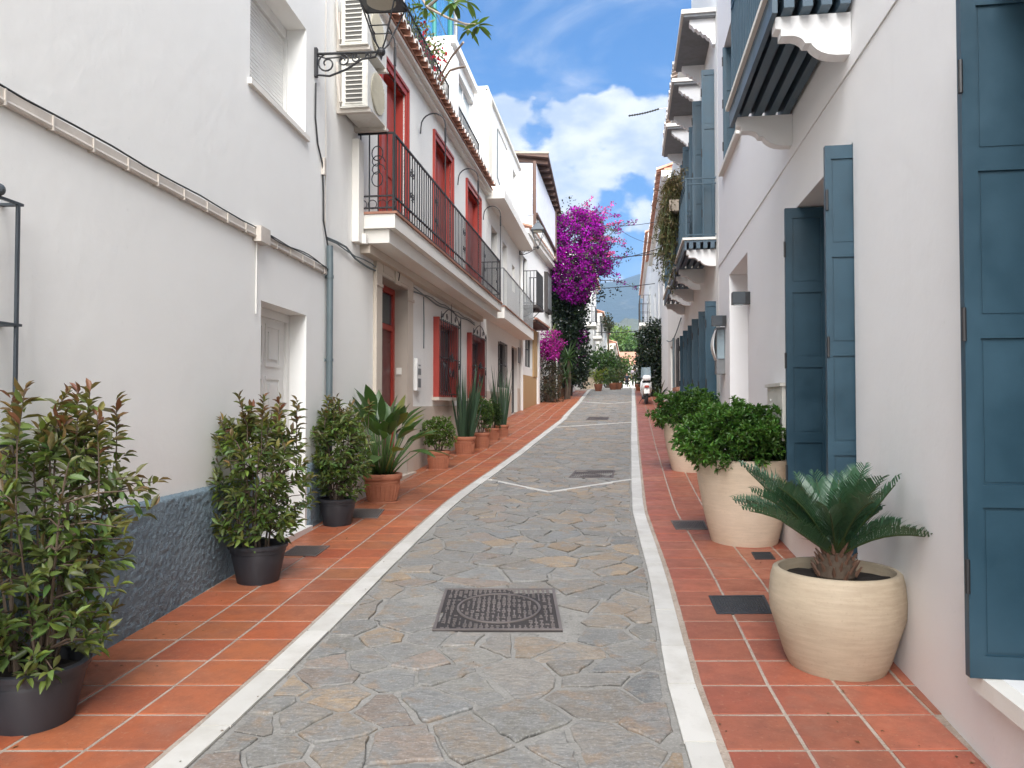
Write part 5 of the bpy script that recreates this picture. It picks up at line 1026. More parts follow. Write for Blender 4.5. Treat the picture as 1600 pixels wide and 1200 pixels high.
def ball_bush(lv, c, r, n, L, base, hz=1.0, seed=0, up=.3, lump=.22, wr=.45, rosette=7):
    for d in rdir(n, -.75):
        k = 1 + lump * mnoise.noise(Vector(d * 2.1) + Vector((seed, 0, 0))) * 1.6 + lump * .5 * mnoise.noise(Vector(d * 5) + Vector((0, seed, 0))); rr = k * (random.random() ** .28); p = np.array(c) + d * np.array(r) * rr * np.array((1, 1, hz)); m = rosette
        dn = d * (1 - up) + np.array((0, 0, up)); dn = dn / np.linalg.norm(dn); e = unit(RNG.normal(0, 1, (m, 3))); e = unit(e - (e @ dn)[:, None] * dn); w = RNG.uniform(.2, .9, (m, 1)); LL = RNG.uniform(.7, 1.2, m) * L
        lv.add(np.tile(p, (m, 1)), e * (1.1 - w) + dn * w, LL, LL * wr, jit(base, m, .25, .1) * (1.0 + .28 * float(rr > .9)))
def small_bush(cpx, by, rt, rb, h, R_, ztop, label, base):
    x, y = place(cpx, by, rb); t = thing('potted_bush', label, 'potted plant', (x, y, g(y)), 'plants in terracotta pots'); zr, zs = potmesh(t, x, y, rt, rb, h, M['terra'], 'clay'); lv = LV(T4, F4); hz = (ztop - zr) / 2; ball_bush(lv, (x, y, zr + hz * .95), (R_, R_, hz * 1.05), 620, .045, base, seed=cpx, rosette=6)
    sm = MB()
    for k in range(9): a = k * .7; sm.tube([(x + .04 * math.cos(a), y + .04 * math.sin(a), zs), (x + R_ * .5 * math.cos(a), y + R_ * .5 * math.sin(a), zr + hz)], [.009, .004], 5)
    obj('stems', sm, M['bark'], t); lv.build('foliage', M['leaf'], t)
small_bush(685, 735, .19, .145, .32, .27, 1.33, 'round light green bush in a terracotta pot after the stone doorway', (.10, .16, .035)); small_bush(751, 702, .18, .14, .34, .25, 1.68, 'small round bush in the squat pot between two snake plants', (.07, .125, .03)); small_bush(769, 690, .16, .12, .30, .2, 1.62, 'smallest dark bush in the last terracotta pot of the row', (.04, .075, .02))
def sanse(cpx, by, rt, rb, h, ztop, label, n=46):
    x, y = place(cpx, by, rb); t = thing('snake_plant', label, 'potted plant', (x, y, g(y)), 'snake plants in terracotta pots'); zr, zs = potmesh(t, x, y, rt, rb, h, M['terra'], 'clay')
    for k in range(n):
        a = random.uniform(0, 2 * math.pi); r0 = rt * .7 * math.sqrt(random.random()); tl = random.uniform(.03, .26); Hh = (ztop - zs) * random.uniform(.55, 1.0); P0 = Vector((x + r0 * math.cos(a), y + r0 * math.sin(a), zs - .02)); tip = P0 + Vector((math.cos(a) * tl, math.sin(a) * tl, Hh)); k_ = random.uniform(.75, 1.3)
        mb = MB(); blade(mb, P0, tip, random.uniform(.022, .034), -.02, Vector((math.cos(a + 1), math.sin(a + 1), .1)), None, (.055 * k_, .095 * k_, .055 * k_), .35, 8, .55); obj('leaf', mb, M['gloss'], t, smooth=True)
sanse(726, 712, .20, .15, .36, 2.38, 'tall upright snake plant in a pot below the first red window'); sanse(783, 684, .17, .13, .30, 2.50, 'tall upright snake plant below the second red window', 38)
# --- cycad
def cycad():
    x, y = place(1308, 1071, .25); x += .0; t = thing('cycad_plant', 'spiky cycad palm in a big round sandstone coloured pot', 'potted plant', (x, y, g(y))); zr, zs = potmesh(t, x, y, .325, .235, .54, M['sandpot'], 'barrel')
    mb = MB(); mb.lathe(x, y, zs - .02, [(.075, 0), (.10, .04), (.095, .10), (.07, .15), (.03, .17)], 16); tr = obj('trunk', mb, M['bark'], t)
    for k in range(46):
        a = k * 2.4; hh = .01 + .15 * k / 46; r_ = .10 - .05 * (k / 46); m2 = MB(); b = Vector((x + r_ * math.cos(a), y + r_ * math.sin(a), zs + hh)); m2.tube([b, b + Vector((math.cos(a) * .035, math.sin(a) * .035, .05))], [.013, .003], 5, (.16, .085, .055)); obj('bract', m2, M['plain'], tr)
    c0 = Vector((x, y, zs + .11))
    for k in range(31):
        a = k * 2.39996 + random.gauss(0, .15); el = R(random.uniform(16, 54)) if k < 23 else R(random.uniform(45, 80)); L = random.uniform(.60, .76) * (1 if k < 23 else .76); D = Vector((math.cos(a) * math.cos(el), math.sin(a) * math.cos(el), math.sin(el)))
        if (c0 + D * L).x > WR.x(y) - .02: L *= .62; D = (D + Vector((-.1, 0, .35))).normalized()
        mb = MB(); n = 30; cs = [c0 + D * (L * s) + Vector((0, 0, (-.09 if k < 19 else -.02) * s * s * L + (.07 * math.sin(s * 3) if k < 19 else 0) * L)) for s in [i / n for i in range(n + 1)]]; kk = random.uniform(.75, 1.25); c = (.048 * kk, .115 * kk, .062 * kk) if k < 29 else (.10, .12, .04)
        mb.tube(cs[::4], [.007 - .0006 * i for i in range(len(cs[::4]))], 5, (.06, .09, .03)); side = D.cross(Vector((0, 0, 1))).normalized(); up = side.cross(D).normalized()
        for i in range(6, n + 1):
            s = i / n; l = .150 * math.sin(math.pi * min(1, .15 + s * .80)) ** .7
            for sg in (-1, 1):
                for off in (0, .5) if s < .9 else (0,):
                    p = cs[i] if off == 0 else cs[i].lerp(cs[max(0, i - 1)], .5); dv = (side * sg * .72 + D * .80 + up * (.42 + random.gauss(0, .10))).normalized(); w = D * .0042; q = p + dv * l; m_ = p + dv * l * .5 + up * .012
                    mb.add([p - w, p + w, m_ + w * 1.15, q - up * l * .06, m_ - w * 1.15], [(0, 1, 2, 4), (4, 2, 3)], c)
        obj('frond', mb, M['gloss'], t)
cycad()
# --- clipped bushes in pale tall planters
def planter(cpx, by, rt, rb, h, R_, hz, label, n, fwd=0.0, xo=0.0):
    x, y = place(cpx, by, rb); x += xo; t = thing('tall_planter', label, 'potted plant', (x, y, g(y)), 'clipped bushes in pale planters'); zr, zs = potmesh(t, x, y, rt, rb, h, M['palepot'], 'cone'); lv = LV(); zc = zr + hz * .55
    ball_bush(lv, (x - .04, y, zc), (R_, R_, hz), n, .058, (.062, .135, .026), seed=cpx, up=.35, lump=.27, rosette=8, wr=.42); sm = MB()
    for k in range(14): a = k * .45; sm.tube([(x + .1 * math.cos(a), y + .1 * math.sin(a), zs), (x + R_ * .6 * math.cos(a), y + R_ * .6 * math.sin(a), zc)], [.014, .005], 5)
    ins = MB(); ins.lathe(x - .04, y, zc, [(.02, -hz * .55), (R_ * .62, -hz * .4), (R_ * .78, 0), (R_ * .6, hz * .45), (.02, hz * .62)], 18); obj('stems', sm, M['bark'], t); lv.build('foliage', M['leaf'], t)
planter(1163, 858, .435, .29, .80, .555, .33, 'large clipped dome bush in a pale tall planter behind the cycad', 1900); planter(1082, 740, .43, .29, .78, .56, .33, 'clipped dome bush in the next pale planter up the pavement', 1300, xo=-.02)
# low dark palm leaves by the scooter
def lowpalm(px, py, label, n=16, L=.6, c=(.03, .05, .02), name='low_palm', zoff=0.0, ht=.4):
    p = ground(px, py); t = thing(name, label, 'plant', p)
    for k in range(n):
        a = random.uniform(0, 6.28); el = random.uniform(.2, 1.2); D = Vector((math.cos(a) * math.cos(el), math.sin(a) * math.cos(el), math.sin(el))); b = p + Vector((0, 0, zoff)); mb = MB(); k_ = random.uniform(.7, 1.3); blade(mb, b + D * .05, b + D * L * random.uniform(.7, 1.1), .03, .3, Vector((0, 0, 1)), None, tuple(q * k_ for q in c), .3, 6, .6); obj('leaf', mb, M['leaf'], t, smooth=True)
    mb = MB(); mb.tube([p, p + Vector((0, 0, max(.06, zoff)))], [.06, .05], 7); obj('stem', mb, M['bark'], t); return t
lowpalm(1031, 634, 'low dark spreading palm between the scooter and the planters', 18, .75, zoff=.3)

# ---------------------------------------------------------------- bougainvillea, ivy, climbers
def clumps(lv, pts, rad, m, L, base, wr=.8, up=0.2, jitc=.25):
    for p in pts:
        r_ = rad * random.uniform(.6, 1.25); d = rdir(m); pos = np.array(p) + d * (r_ * RNG.random((m, 1)) ** .45); LL = RNG.uniform(.7, 1.25, m) * L; k = random.uniform(.55, 1.4); lv.add(pos, d + RNG.normal(0, .6, (m, 3)) + np.array((0, 0, up)), LL, LL * wr, jit(np.array(base) * k, m, jitc, .08), RNG.normal(0, 1, (m, 3)))
def bougain():
    Y = 33.0; base = ground(886, 627); t = thing('bougainvillea', 'huge magenta bougainvillea spilling over the street above dark green ivy', 'bougainvillea', (base.x, Y, g(Y))); S_ = Y / F
    q = lambda px, py, dy=0: P_(px, py, Y + dy); tm = MB(); r0 = q(885, 625)
    for k in range(4): tm.tube([Vector((r0.x + .12 * k - .2, Y + .3, g(Y) - .05)), q(884 + 4 * k, 560, .2), q(880 + 9 * k, 500, .1), q(880 + 16 * k, 420, 0)], [.11, .09, .07, .04], 7)
    sh = MB(); fl = LV(T4, F4); lf = LV(T4, F4); iv = LV(T4, F4)
    def inside(px, py):                                        # outline of the flowering crown in the facade's plane
        u = (px - 900) / 47; v = (py - 400) / 72; return u * u + v * v < 1 + .28 * mnoise.noise(Vector((px * .03, py * .03, 1)))
    P = []
    while len(P) < 330:
        px, py = random.uniform(845, 960), random.uniform(318, 486)
        if inside(px, py): e = math.sqrt(max(0, 1 - ((px - 900) / 62) ** 2 - ((py - 402) / 84) ** 2)); P.append(q(px, py, random.uniform(-1, .5) * 1.5 * e))
    clumps(fl, P, .23, 50, .095, (.23, .004, .22), jitc=.35); clumps(lf, random.sample(P, 190), .32, 16, .10, (.045, .08, .022), .55)
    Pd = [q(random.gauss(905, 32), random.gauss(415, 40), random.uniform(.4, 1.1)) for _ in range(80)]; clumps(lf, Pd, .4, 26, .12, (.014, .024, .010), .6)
    for k in range(26):                                        # long arching shoots
        a0 = random.uniform(-.45, 1.0); px0, py0 = 918 + random.uniform(-30, 22), 380 + random.uniform(-45, 60); L = random.uniform(28, 62); ex, ey = px0 + L * math.cos(a0 * .9), py0 + L * math.sin(a0) - random.uniform(0, 25); A, B = q(px0, py0, -.2), q(ex, ey, random.uniform(-1.2, .3)); Mx = A.lerp(B, .55) + Vector((0, 0, random.uniform(.15, .45)))
        S2 = [((1 - s) ** 2) * A + 2 * s * (1 - s) * Mx + s * s * B for s in [i / 10 for i in range(11)]]; sh.tube(S2, [.018 - .001 * i for i in range(11)], 4); pk = random.random() < .55 and ey < 400
        clumps(fl, [s for s in S2[4:] if random.random() < (.75 if pk else .4)], .10, 13, .085, (.50, .07, .24) if pk else (.24, .006, .22)); clumps(lf, [s for s in S2[3:] if random.random() < .7], .12, 7, .08, (.05, .08, .025), .55)
    for k in range(22): A = q(random.uniform(890, 935), random.uniform(332, 356), random.uniform(-.6, .4)); B = A + Vector((random.uniform(-.2, 1.1), random.uniform(-.4, .3), random.uniform(.15, .6))); sh.tube([A, A.lerp(B, .5) + Vector((0, 0, .08)), B], [.01, .008, .005], 4); clumps(fl, [A.lerp(B, s) for s in (.4, .6, .8, 1.0)], .12, 10, .085, (.48, .06, .25) if k % 2 else (.25, .006, .22)); clumps(lf, [A.lerp(B, .7)], .1, 5, .08, (.05, .08, .025), .55)
    for k in range(340):                                       # dark ivy column under the flowers
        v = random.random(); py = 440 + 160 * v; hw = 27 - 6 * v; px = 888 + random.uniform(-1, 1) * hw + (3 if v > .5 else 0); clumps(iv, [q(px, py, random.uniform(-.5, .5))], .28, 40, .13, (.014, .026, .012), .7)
    for k in range(12): clumps(fl, [q(random.uniform(900, 916), random.uniform(500, 572), -.4)], .12, 6, .08, (.22, .01, .20))
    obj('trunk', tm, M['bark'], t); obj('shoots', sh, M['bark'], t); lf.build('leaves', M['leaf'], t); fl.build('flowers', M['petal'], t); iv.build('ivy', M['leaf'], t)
bougain()
def climber(label, px0, px1, py0, py1, Y, base, n, m, L, name='climbing_shrub', cat='shrub', trunkpx=None, dep=.5, flower=None, wr=.6, fn=0, rad=.28, mat='leaf'):
    cx = (px0 + px1) / 2; b = P_(trunkpx or cx, 600, Y); t = thing(name, label, cat, (b.x, Y, g(Y))); lv = LV(T4, F4); s = Y / F
    pts = []
    while len(pts) < n:
        u, v = random.uniform(-1, 1), random.uniform(-1, 1); lim = 1 + .35 * mnoise.noise(Vector((u * 2 + cx, v * 2, 0)))
        if abs(u) ** 2.4 + abs(v) ** 2.4 < lim: pts.append(P_(cx + u * (px1 - px0) / 2, (py0 + py1) / 2 + v * (py1 - py0) / 2, Y + random.uniform(-dep, dep) * math.sqrt(max(.1, 1 - .8 * u * u))))
    clumps(lv, pts, rad, m, L, base, wr); sm = MB()
    for k in range(3): top = pts[k * 3]; sm.tube([(b.x + .1 * k - .1, Y, g(Y) - .05), (b.x + .06 * k, Y, (g(Y) + top.z) / 2), top], [.06, .05, .02], 6)
    obj('trunk', sm, M['bark'], t); lv.build('crown', M[mat], t)
    if flower:
        f2 = LV(T4, F4); clumps(f2, random.sample(pts, fn) if fn < n else pts, rad, 16, L * .9, flower, .8); f2.build('flowers', M['petal'], t)
    return t
def flowering(): 
    t = climber('smaller pink bougainvillea bush with grey stems at the foot of the wall', 842, 876, 562, 640, 29.5, (.055, .05, .03), 75, 22, .09, 'pink_bush', dep=.35); b = OFF[t.name]; f2 = LV(T4, F4); clumps(f2, [P_(random.gauss(858, 8), random.gauss(543, 11), 29.5 + random.uniform(-.4, .4)) for _ in range(60)], .22, 26, .085, (.32, .02, .22)); f2.build('flowers', M['petal'], t)
flowering()
climber('dark leafy tree leaning over the parked scooter', 999, 1040, 505, 612, 33.0, (.016, .028, .012), 190, 34, .13, 'dark_tree', 'tree', dep=.8, trunkpx=1022, rad=.34)
climber('green hedge shrub growing over the pots on the far left', 916, 958, 548, 598, 47, (.05, .10, .022), 120, 26, .17, 'green_shrub', dep=.9, trunkpx=935, rad=.4)
climber('rounded white flowering bush in a pale trough', 914, 932, 580, 600, 41, (.40, .42, .36), 46, 26, .1, 'white_bush', dep=.25, rad=.16)
climber('pale yellow green tree beyond the end house roof', 950, 986, 515, 562, 118, (.10, .16, .03), 90, 40, .42, 'far_tree', 'tree', dep=2.5, rad=1.0); climber('darker green tree beside the end house chimney side', 978, 1006, 528, 570, 112, (.055, .10, .022), 70, 40, .4, 'far_tree', 'tree', dep=2.5, rad=.9)
climber('leafy green tree in front of the low end house', 958, 984, 560, 600, 84, (.07, .11, .03), 60, 34, .3, 'far_tree', 'tree', dep=1.2, rad=.6)
climber('slim green climber on the far right house corner', 994, 1008, 545, 600, 50, (.06, .09, .03), 40, 26, .15, 'green_climber', dep=.4, rad=.3)
climber('small vine on the far left balcony', 944, 956, 492, 518, 60, (.05, .06, .03), 24, 24, .16, 'balcony_vine', dep=.4, rad=.3)
climber('greenery hanging along the distant ochre house', 955, 968, 555, 598, 75, (.06, .09, .03), 36, 26, .2, 'green_climber', dep=.5, rad=.35)
def yucca(px, py, Y, label, n, L, sc, c): 
    b = P_(px, py, Y); t = thing('yucca', label, 'plant', (b.x, Y, g(Y))); mb = MB(); mb.tube([(b.x, Y, g(Y) - .03), (b.x + .05, Y, (g(Y) + b.z) / 2), b], [.09, .07, .06], 7); obj('trunk', mb, M['bark'], t)
    for k in range(n): a = random.uniform(0, 6.28); el = random.uniform(-.5, 1.4); D = Vector((math.cos(a) * math.cos(el), math.sin(a) * math.cos(el), math.sin(el))); mb = MB(); k_ = random.uniform(.7, 1.3); blade(mb, b, b + D * L * random.uniform(.75, 1.1), sc, .25, Vector((0, 0, 1)), None, tuple(q * k_ for q in c), .25, 5, .5); obj('leaf', mb, M['leaf'], t, smooth=True)
yucca(862, 526, 30.6, 'spiky pale yucca head above the pink bush', 34, .75, .022, (.13, .17, .06)); yucca(888, 560, 31.3, 'green spiky yucca at the foot of the ivy', 46, .85, .03, (.05, .10, .03)); yucca(884, 590, 31.0, 'lower green yucca under the taller yucca', 34, .8, .03, (.045, .085, .03))
# brown garden wall under the climbers
t = thing('garden_wall', 'low brown wall with thin white posts below the pink bush', 'wall', (1.5, 30.5, g(30.5))); mb = MB(); A, B = P_(838, 640, 29.2), P_(893, 620, 34); n_ = Vector((-(B - A).y, (B - A).x, 0)).normalized() * .2
mb.box8([Vector((p.x, p.y, g(p.y) - .2)) for p in (A, B, B + n_, A + n_)] + [Vector((p.x, p.y, g(p.y) + .95)) for p in (A, B, B + n_, A + n_)]); obj('wall', mb, m_plaster('brown_wall', (.16, .10, .06), amt=.5), t)
for s in (.12, .5, .85): p = A.lerp(B, s) - n_ * .3; mb = MB(); mb.tube([(p.x, p.y, g(p.y) - .05), (p.x, p.y, g(p.y) + 1.9)], .035, 6); obj('post', mb, M['white1'], t)
# ---------------------------------------------------------------- hanging plant on the blue balcony
def hanging():
    W = WR; t = thing('trailing_plant', 'dry olive trailing plant spilling off the blue balcony corner', 'plant', W.pt(14.35, .5, 5.1), None); lv = LV(T4, F4); sm = MB()
    for k in range(120):
        y = random.uniform(13.6, 14.5); d = random.uniform(.42, .62); z = random.uniform(5.0, 5.75); L = random.uniform(.4, 1.35); a = W.pt(y, d, z); b = a + W.n * random.uniform(.0, .3) + Vector((0, random.uniform(-.1, .45), -L)); m_ = a + W.n * random.uniform(.02, .15) + Vector((0, 0, .05)); S2 = [((1 - s) ** 2) * a + 2 * s * (1 - s) * m_ + s * s * b for s in [i / 7 for i in range(8)]]; sm.tube(S2, .004, 4)
        for s in S2: d_ = rdir(9, -1); LL = RNG.uniform(.05, .10, 9); lv.add(np.array(s) + RNG.normal(0, .03, (9, 3)), d_ + np.array((0, 0, -.6)), LL, LL * .3, jit((.17, .13, .07) if z > 5.4 else (.12, .115, .05), 9, .3))
    part('trough', t, M['palewood'], W, (13.6, 14.42, .49, .66, 5.0, 5.2)); obj('stems', sm, M['stem'], t); lv.build('foliage', M['leaf'], t)
hanging()
# ---------------------------------------------------------------- roof terrace plants
def terrace():
    W = WL2; t = thing('flower_trough', 'red flowering plant in a trough behind the terrace railing', 'potted plant', W.pt(13.2, -.35, T0)); part('trough', t, M['terra'], W, (12.4, 14.5, -.5, -.22, T0 - .002, T0 + .32)); lv = LV(T4, F4); f2 = LV(T4, F4)
    clumps(lv, [W.pt(random.uniform(12.4, 14.5), random.uniform(-.45, -.12), random.uniform(T0 + .4, 8.25)) for _ in range(60)], .2, 20, .11, (.09, .13, .035), .35); clumps(f2, [W.pt(random.uniform(13.2, 14.6), random.uniform(-.4, -.05), random.uniform(7.6, 8.3)) for _ in range(26)], .11, 12, .07, (.45, .03, .05)); sm = MB()
    for k in range(8): y = 12.5 + k * .26; sm.tube([W.pt(y, -.35, T0 + .3), W.pt(y + .1, -.3, 8.1)], .01, 4)
    obj('stems', sm, M['stem'], t); lv.build('leaves', M['leaf'], t); f2.build('flowers', M['petal'], t)
    Yp = 12.5; b = W.pt(12.6, -.55, T0); t = thing('frangipani_tree', 'bare branched frangipani with leaf rosettes leaning off the roof terrace', 'tree', b); mb = MB(); Q = lambda px, py, y: P_(px, py, y); root = b
    J = Q(625, -60, 12.4); mb.tube([root + Vector((0, 0, .0)), root + Vector((-.1, 0, .9)), J], [.06, .05, .045], 7); ends = []
    for pts in ([(640, 2), (668, 12), (700, 28), (728, 38), (745, 38)], [(668, 12), (690, -8), (708, -4)], [(728, 38), (731, 44), (732, 48)]): S2 = [J if (i == 0 and pts[0] == (640, 2)) else Q(*p, 12.3 - .2 * i) for i, p in enumerate(pts)]; mb.tube(S2, [.026 - .003 * i for i in range(len(S2))], 6)
    mb.tube([Q(703, 110, 13), Q(716, 106, 12.8), Q(727, 104, 12.6)], [.02, .018, .02], 6); mb.tube([Q(706, 88, 13), Q(716, 76, 12.8), Q(724, 66, 12.6)], [.02, .018, .02], 6); mb.tube([W.pt(14.2, -.4, T0 + .3), Q(703, 110, 13)], [.03, .02], 6); mb.tube([W.pt(14.1, -.4, T0 + .3), Q(706, 88, 13)], [.03, .02], 6); obj('branches', mb, M['palewood'], t)
    for px, py, y, n in ((746, 40, 11.5, 11), (709, 4, 11.6, 12), (664, 10, 12.1, 6), (732, 46, 11.7, 5), (730, 2, 11.8, 8)):
        c = Q(px, py, y)
        for k in range(n): a = k * 2.4 + random.random(); el = random.uniform(-.75, .5); D = Vector((math.cos(a) * math.cos(el), math.sin(a) * math.cos(el), math.sin(el))); m2 = MB(); k_ = random.uniform(.8, 1.3); blade(m2, c + D * .03, c + D * random.uniform(.22, .33), .038, .25, Vector((0, 0, 1)), None, (.075 * k_, .13 * k_, .03 * k_), .15, 6, .9); obj('leaf', m2, M['leaf'], t, smooth=True)
terrace()
# ---------------------------------------------------------------- far pots, scooter, people
def farpot(px, py, label, c, bush, s=1.0, Y=None):
    p = ground(px, py); p = Vector((p.x, p.y, g(p.y))); t = thing('street_pot', label, 'potted plant', p, 'pots along the far pavement'); mb = MB(); mb.lathe(p.x, p.y, p.z - .02, [(.16 * s, 0), (.24 * s, .38 * s), (.26 * s, .4 * s), (.22 * s, .4 * s), (.2 * s, .34 * s)], 14); obj('pot', mb, M[c], t, smooth=True); lv = LV(T4, F4); clumps(lv, [p + Vector((random.gauss(0, .16 * s), random.gauss(0, .14 * s), (.5 + random.random() * .6) * s)) for _ in range(16)], .18 * s, 22, .12, bush, .5); lv.build('foliage', M['leaf'], t)
farpot(935, 611, 'yellow green plant in a pot beside the white bush', 'terra', (.16, .20, .03), .9); farpot(958, 609, 'leafy plant in an orange pot on the far pavement', 'terra', (.07, .12, .03), .9); farpot(966, 608.5, 'second orange pot further up the far pavement', 'terra', (.10, .10, .04), .9); farpot(999, 611, 'bright green plant in an orange pot near the walking person', 'terra', (.12, .17, .03), .9)
t = thing('stone_trough', 'pale rectangular trough holding the white bush', 'planter', P_(923, 612, 41)); p = P_(923, 612, 41); mb = MB(); z_ = g(41); mb.box8([(p.x - .38, 40.75, z_ - .05), (p.x + .38, 40.75, z_ - .05), (p.x + .38, 41.25, z_ - .05), (p.x - .38, 41.25, z_ - .05), (p.x - .46, 40.7, z_ + .55), (p.x + .46, 40.7, z_ + .55), (p.x + .46, 41.3, z_ + .55), (p.x - .46, 41.3, z_ + .55)]); obj('trough_body', mb, M['palepot'], t); mb = MB(); mb.box(p.x - .49, p.x + .49, 40.68, 41.32, z_ + .551, z_ + .60); obj('trough_rim', mb, M['palepot'], t)
def scooter():
    p = ground(1013, 633); x, y, z = p.x, p.y + .35, g(p.y + .35); t = thing('parked_scooter', 'white motor scooter parked by the wall under the dark tree, seen from behind', 'scooter', (x, y, z)); wp = m_paint('scooter_white', (.75, .75, .75), .25, .03, .0); bl = M['blackpot']
    D = Vector((.15, .99, 0)); Sx = Vector((.99, -.15, 0)); q = lambda f, s, h: Vector((x, y, z)) + D * f + Sx * s + Vector((0, 0, h))
    for f in (-.05, 1.22):
        mb = MB(); P = [q(f + .23 * math.cos(a), 0, .23 + .23 * math.sin(a)) for a in [k * math.pi / 12 for k in range(25)]]; P = [q(f + .19 * math.cos(a), 0, .24 + .19 * math.sin(a)) for a in [k * math.pi / 12 for k in range(25)]]; mb.tube(P, .055, 8); w = obj('wheel', mb, bl, t, smooth=True); mb = MB(); mb.prism([q(f + .14 * math.cos(a), -.035, .24 + .14 * math.sin(a)) for a in [k * math.pi / 8 for k in range(16)]], Sx * .07); obj('rim', mb, M['greymetal'], w)
    def loft(name, secs, mat, n=14):
        mb = MB(); V = []
        for f, w, h0, h1 in secs:
            for k in range(n): a = 2 * math.pi * k / n; ca, sa = math.cos(a), math.sin(a); V.append(q(f, w * math.copysign(abs(ca) ** .7, ca), (h0 + h1) / 2 + (h1 - h0) / 2 * math.copysign(abs(sa) ** .7, sa)))
        m = len(secs); mb.add(V, [(i * n + k, i * n + (k + 1) % n, (i + 1) * n + (k + 1) % n, (i + 1) * n + k) for i in range(m - 1) for k in range(n)] + [tuple(range(n - 1, -1, -1)), tuple((m - 1) * n + k for k in range(n))]); return obj(name, mb, mat, t, smooth=True)
    loft('rear_body', [(-.36, .05, .66, .74), (-.30, .13, .55, .80), (-.05, .19, .46, .82), (.25, .20, .40, .78), (.45, .16, .32, .70), (.52, .10, .30, .5)], wp); loft('floor_board', [(.45, .16, .26, .34), (.95, .16, .26, .34)], bl); loft('front_shield', [(.92, .20, .30, .95), (1.0, .22, .35, 1.0), (1.12, .12, .45, .92)], wp); loft('seat', [(-.28, .10, .80, .86), (-.1, .16, .80, .90), (.3, .15, .78, .88), (.42, .10, .76, .82)], bl); loft('top_box', [(-.40, .12, .88, 1.04), (-.35, .15, .87, 1.08), (-.12, .15, .87, 1.08), (-.06, .12, .88, 1.04)], wp); loft('front_fender', [(1.02, .04, .4, .5), (1.22, .09, .42, .54), (1.42, .05, .34, .42)], wp)
    mb = MB(); mb.box8([q(-.385, -.09, .62), q(-.385, .09, .62), q(-.36, .09, .62), q(-.36, -.09, .62), q(-.385, -.07, .70), q(-.385, .07, .70), q(-.36, .07, .70), q(-.36, -.07, .70)]); obj('tail_light', mb, M['red'], t); mb = MB(); mb.box8([q(-.40, -.10, .40), q(-.40, .10, .40), q(-.385, .10, .40), q(-.385, -.10, .40), q(-.37, -.10, .58), q(-.37, .10, .58), q(-.355, .10, .58), q(-.355, -.10, .58)]); obj('number_plate', mb, M['whitepaint'], t)
    mb = MB(); mb.tube([q(-.36, 0, .58), q(-.25, 0, .5), q(-.1, 0, .45)], .05, 6); mb.tube([q(-.05, -.12, .24), q(.35, -.12, .3)], .06, 8); obj('fork_and_exhaust', mb, bl, t); mb = MB(); mb.tube([q(.98, -.33, 1.04), q(1.02, 0, 1.0), q(.98, .33, 1.04)], .018, 6); mb.tube([q(1.02, 0, .9), q(1.22, 0, .24)], .03, 6); obj('handlebar', mb, bl, t)
    for s in (-1, 1): mb = MB(); mb.tube([q(1.0, .25 * s, 1.05), q(1.0, .32 * s, 1.25)], .008, 5); mb.ball(q(1.0, .33 * s, 1.29), .055, 6, .7); obj('mirror', mb, bl, t)
    mb = MB(); V = [q(1.05 + .12 * (1 - (i / 4 - 1) ** 2) - .1 * j / 3, (i / 4 - 1) * .2 * (1 - .15 * j / 3), 1.0 + .42 * j / 3) for j in range(4) for i in range(9)]; mb.add(V, [(j * 9 + i, j * 9 + i + 1, j * 9 + i + 10, j * 9 + i + 9) for j in range(3) for i in range(8)]); obj('windscreen', mb, M['skyglass'], t, smooth=True); mb = MB(); mb.tube([q(.3, -.12, .3), q(.32, -.3, 0)], .012, 5); obj('side_stand', mb, bl, t)
scooter()
def skin(name, verts, edges, radii, mat, parent, root=0):
    me = bpy.data.meshes.new(name); o_ = OFF[parent.name]; me.from_pydata([Vector(v) - o_ for v in verts], edges, []); o = bpy.data.objects.new(name, me); link(o, parent); OFF[o.name] = o_; me.materials.append(mat)
    m = o.modifiers.new('skin', 'SKIN'); m.use_smooth_shade = True; sv = me.skin_vertices[0].data
    for i, r_ in enumerate(radii): sv[i].radius = (r_, r_) if not isinstance(r_, tuple) else r_; sv[i].use_root = i == root
    s = o.modifiers.new('sub', 'SUBSURF'); s.levels = 2; s.render_levels = 2; return o
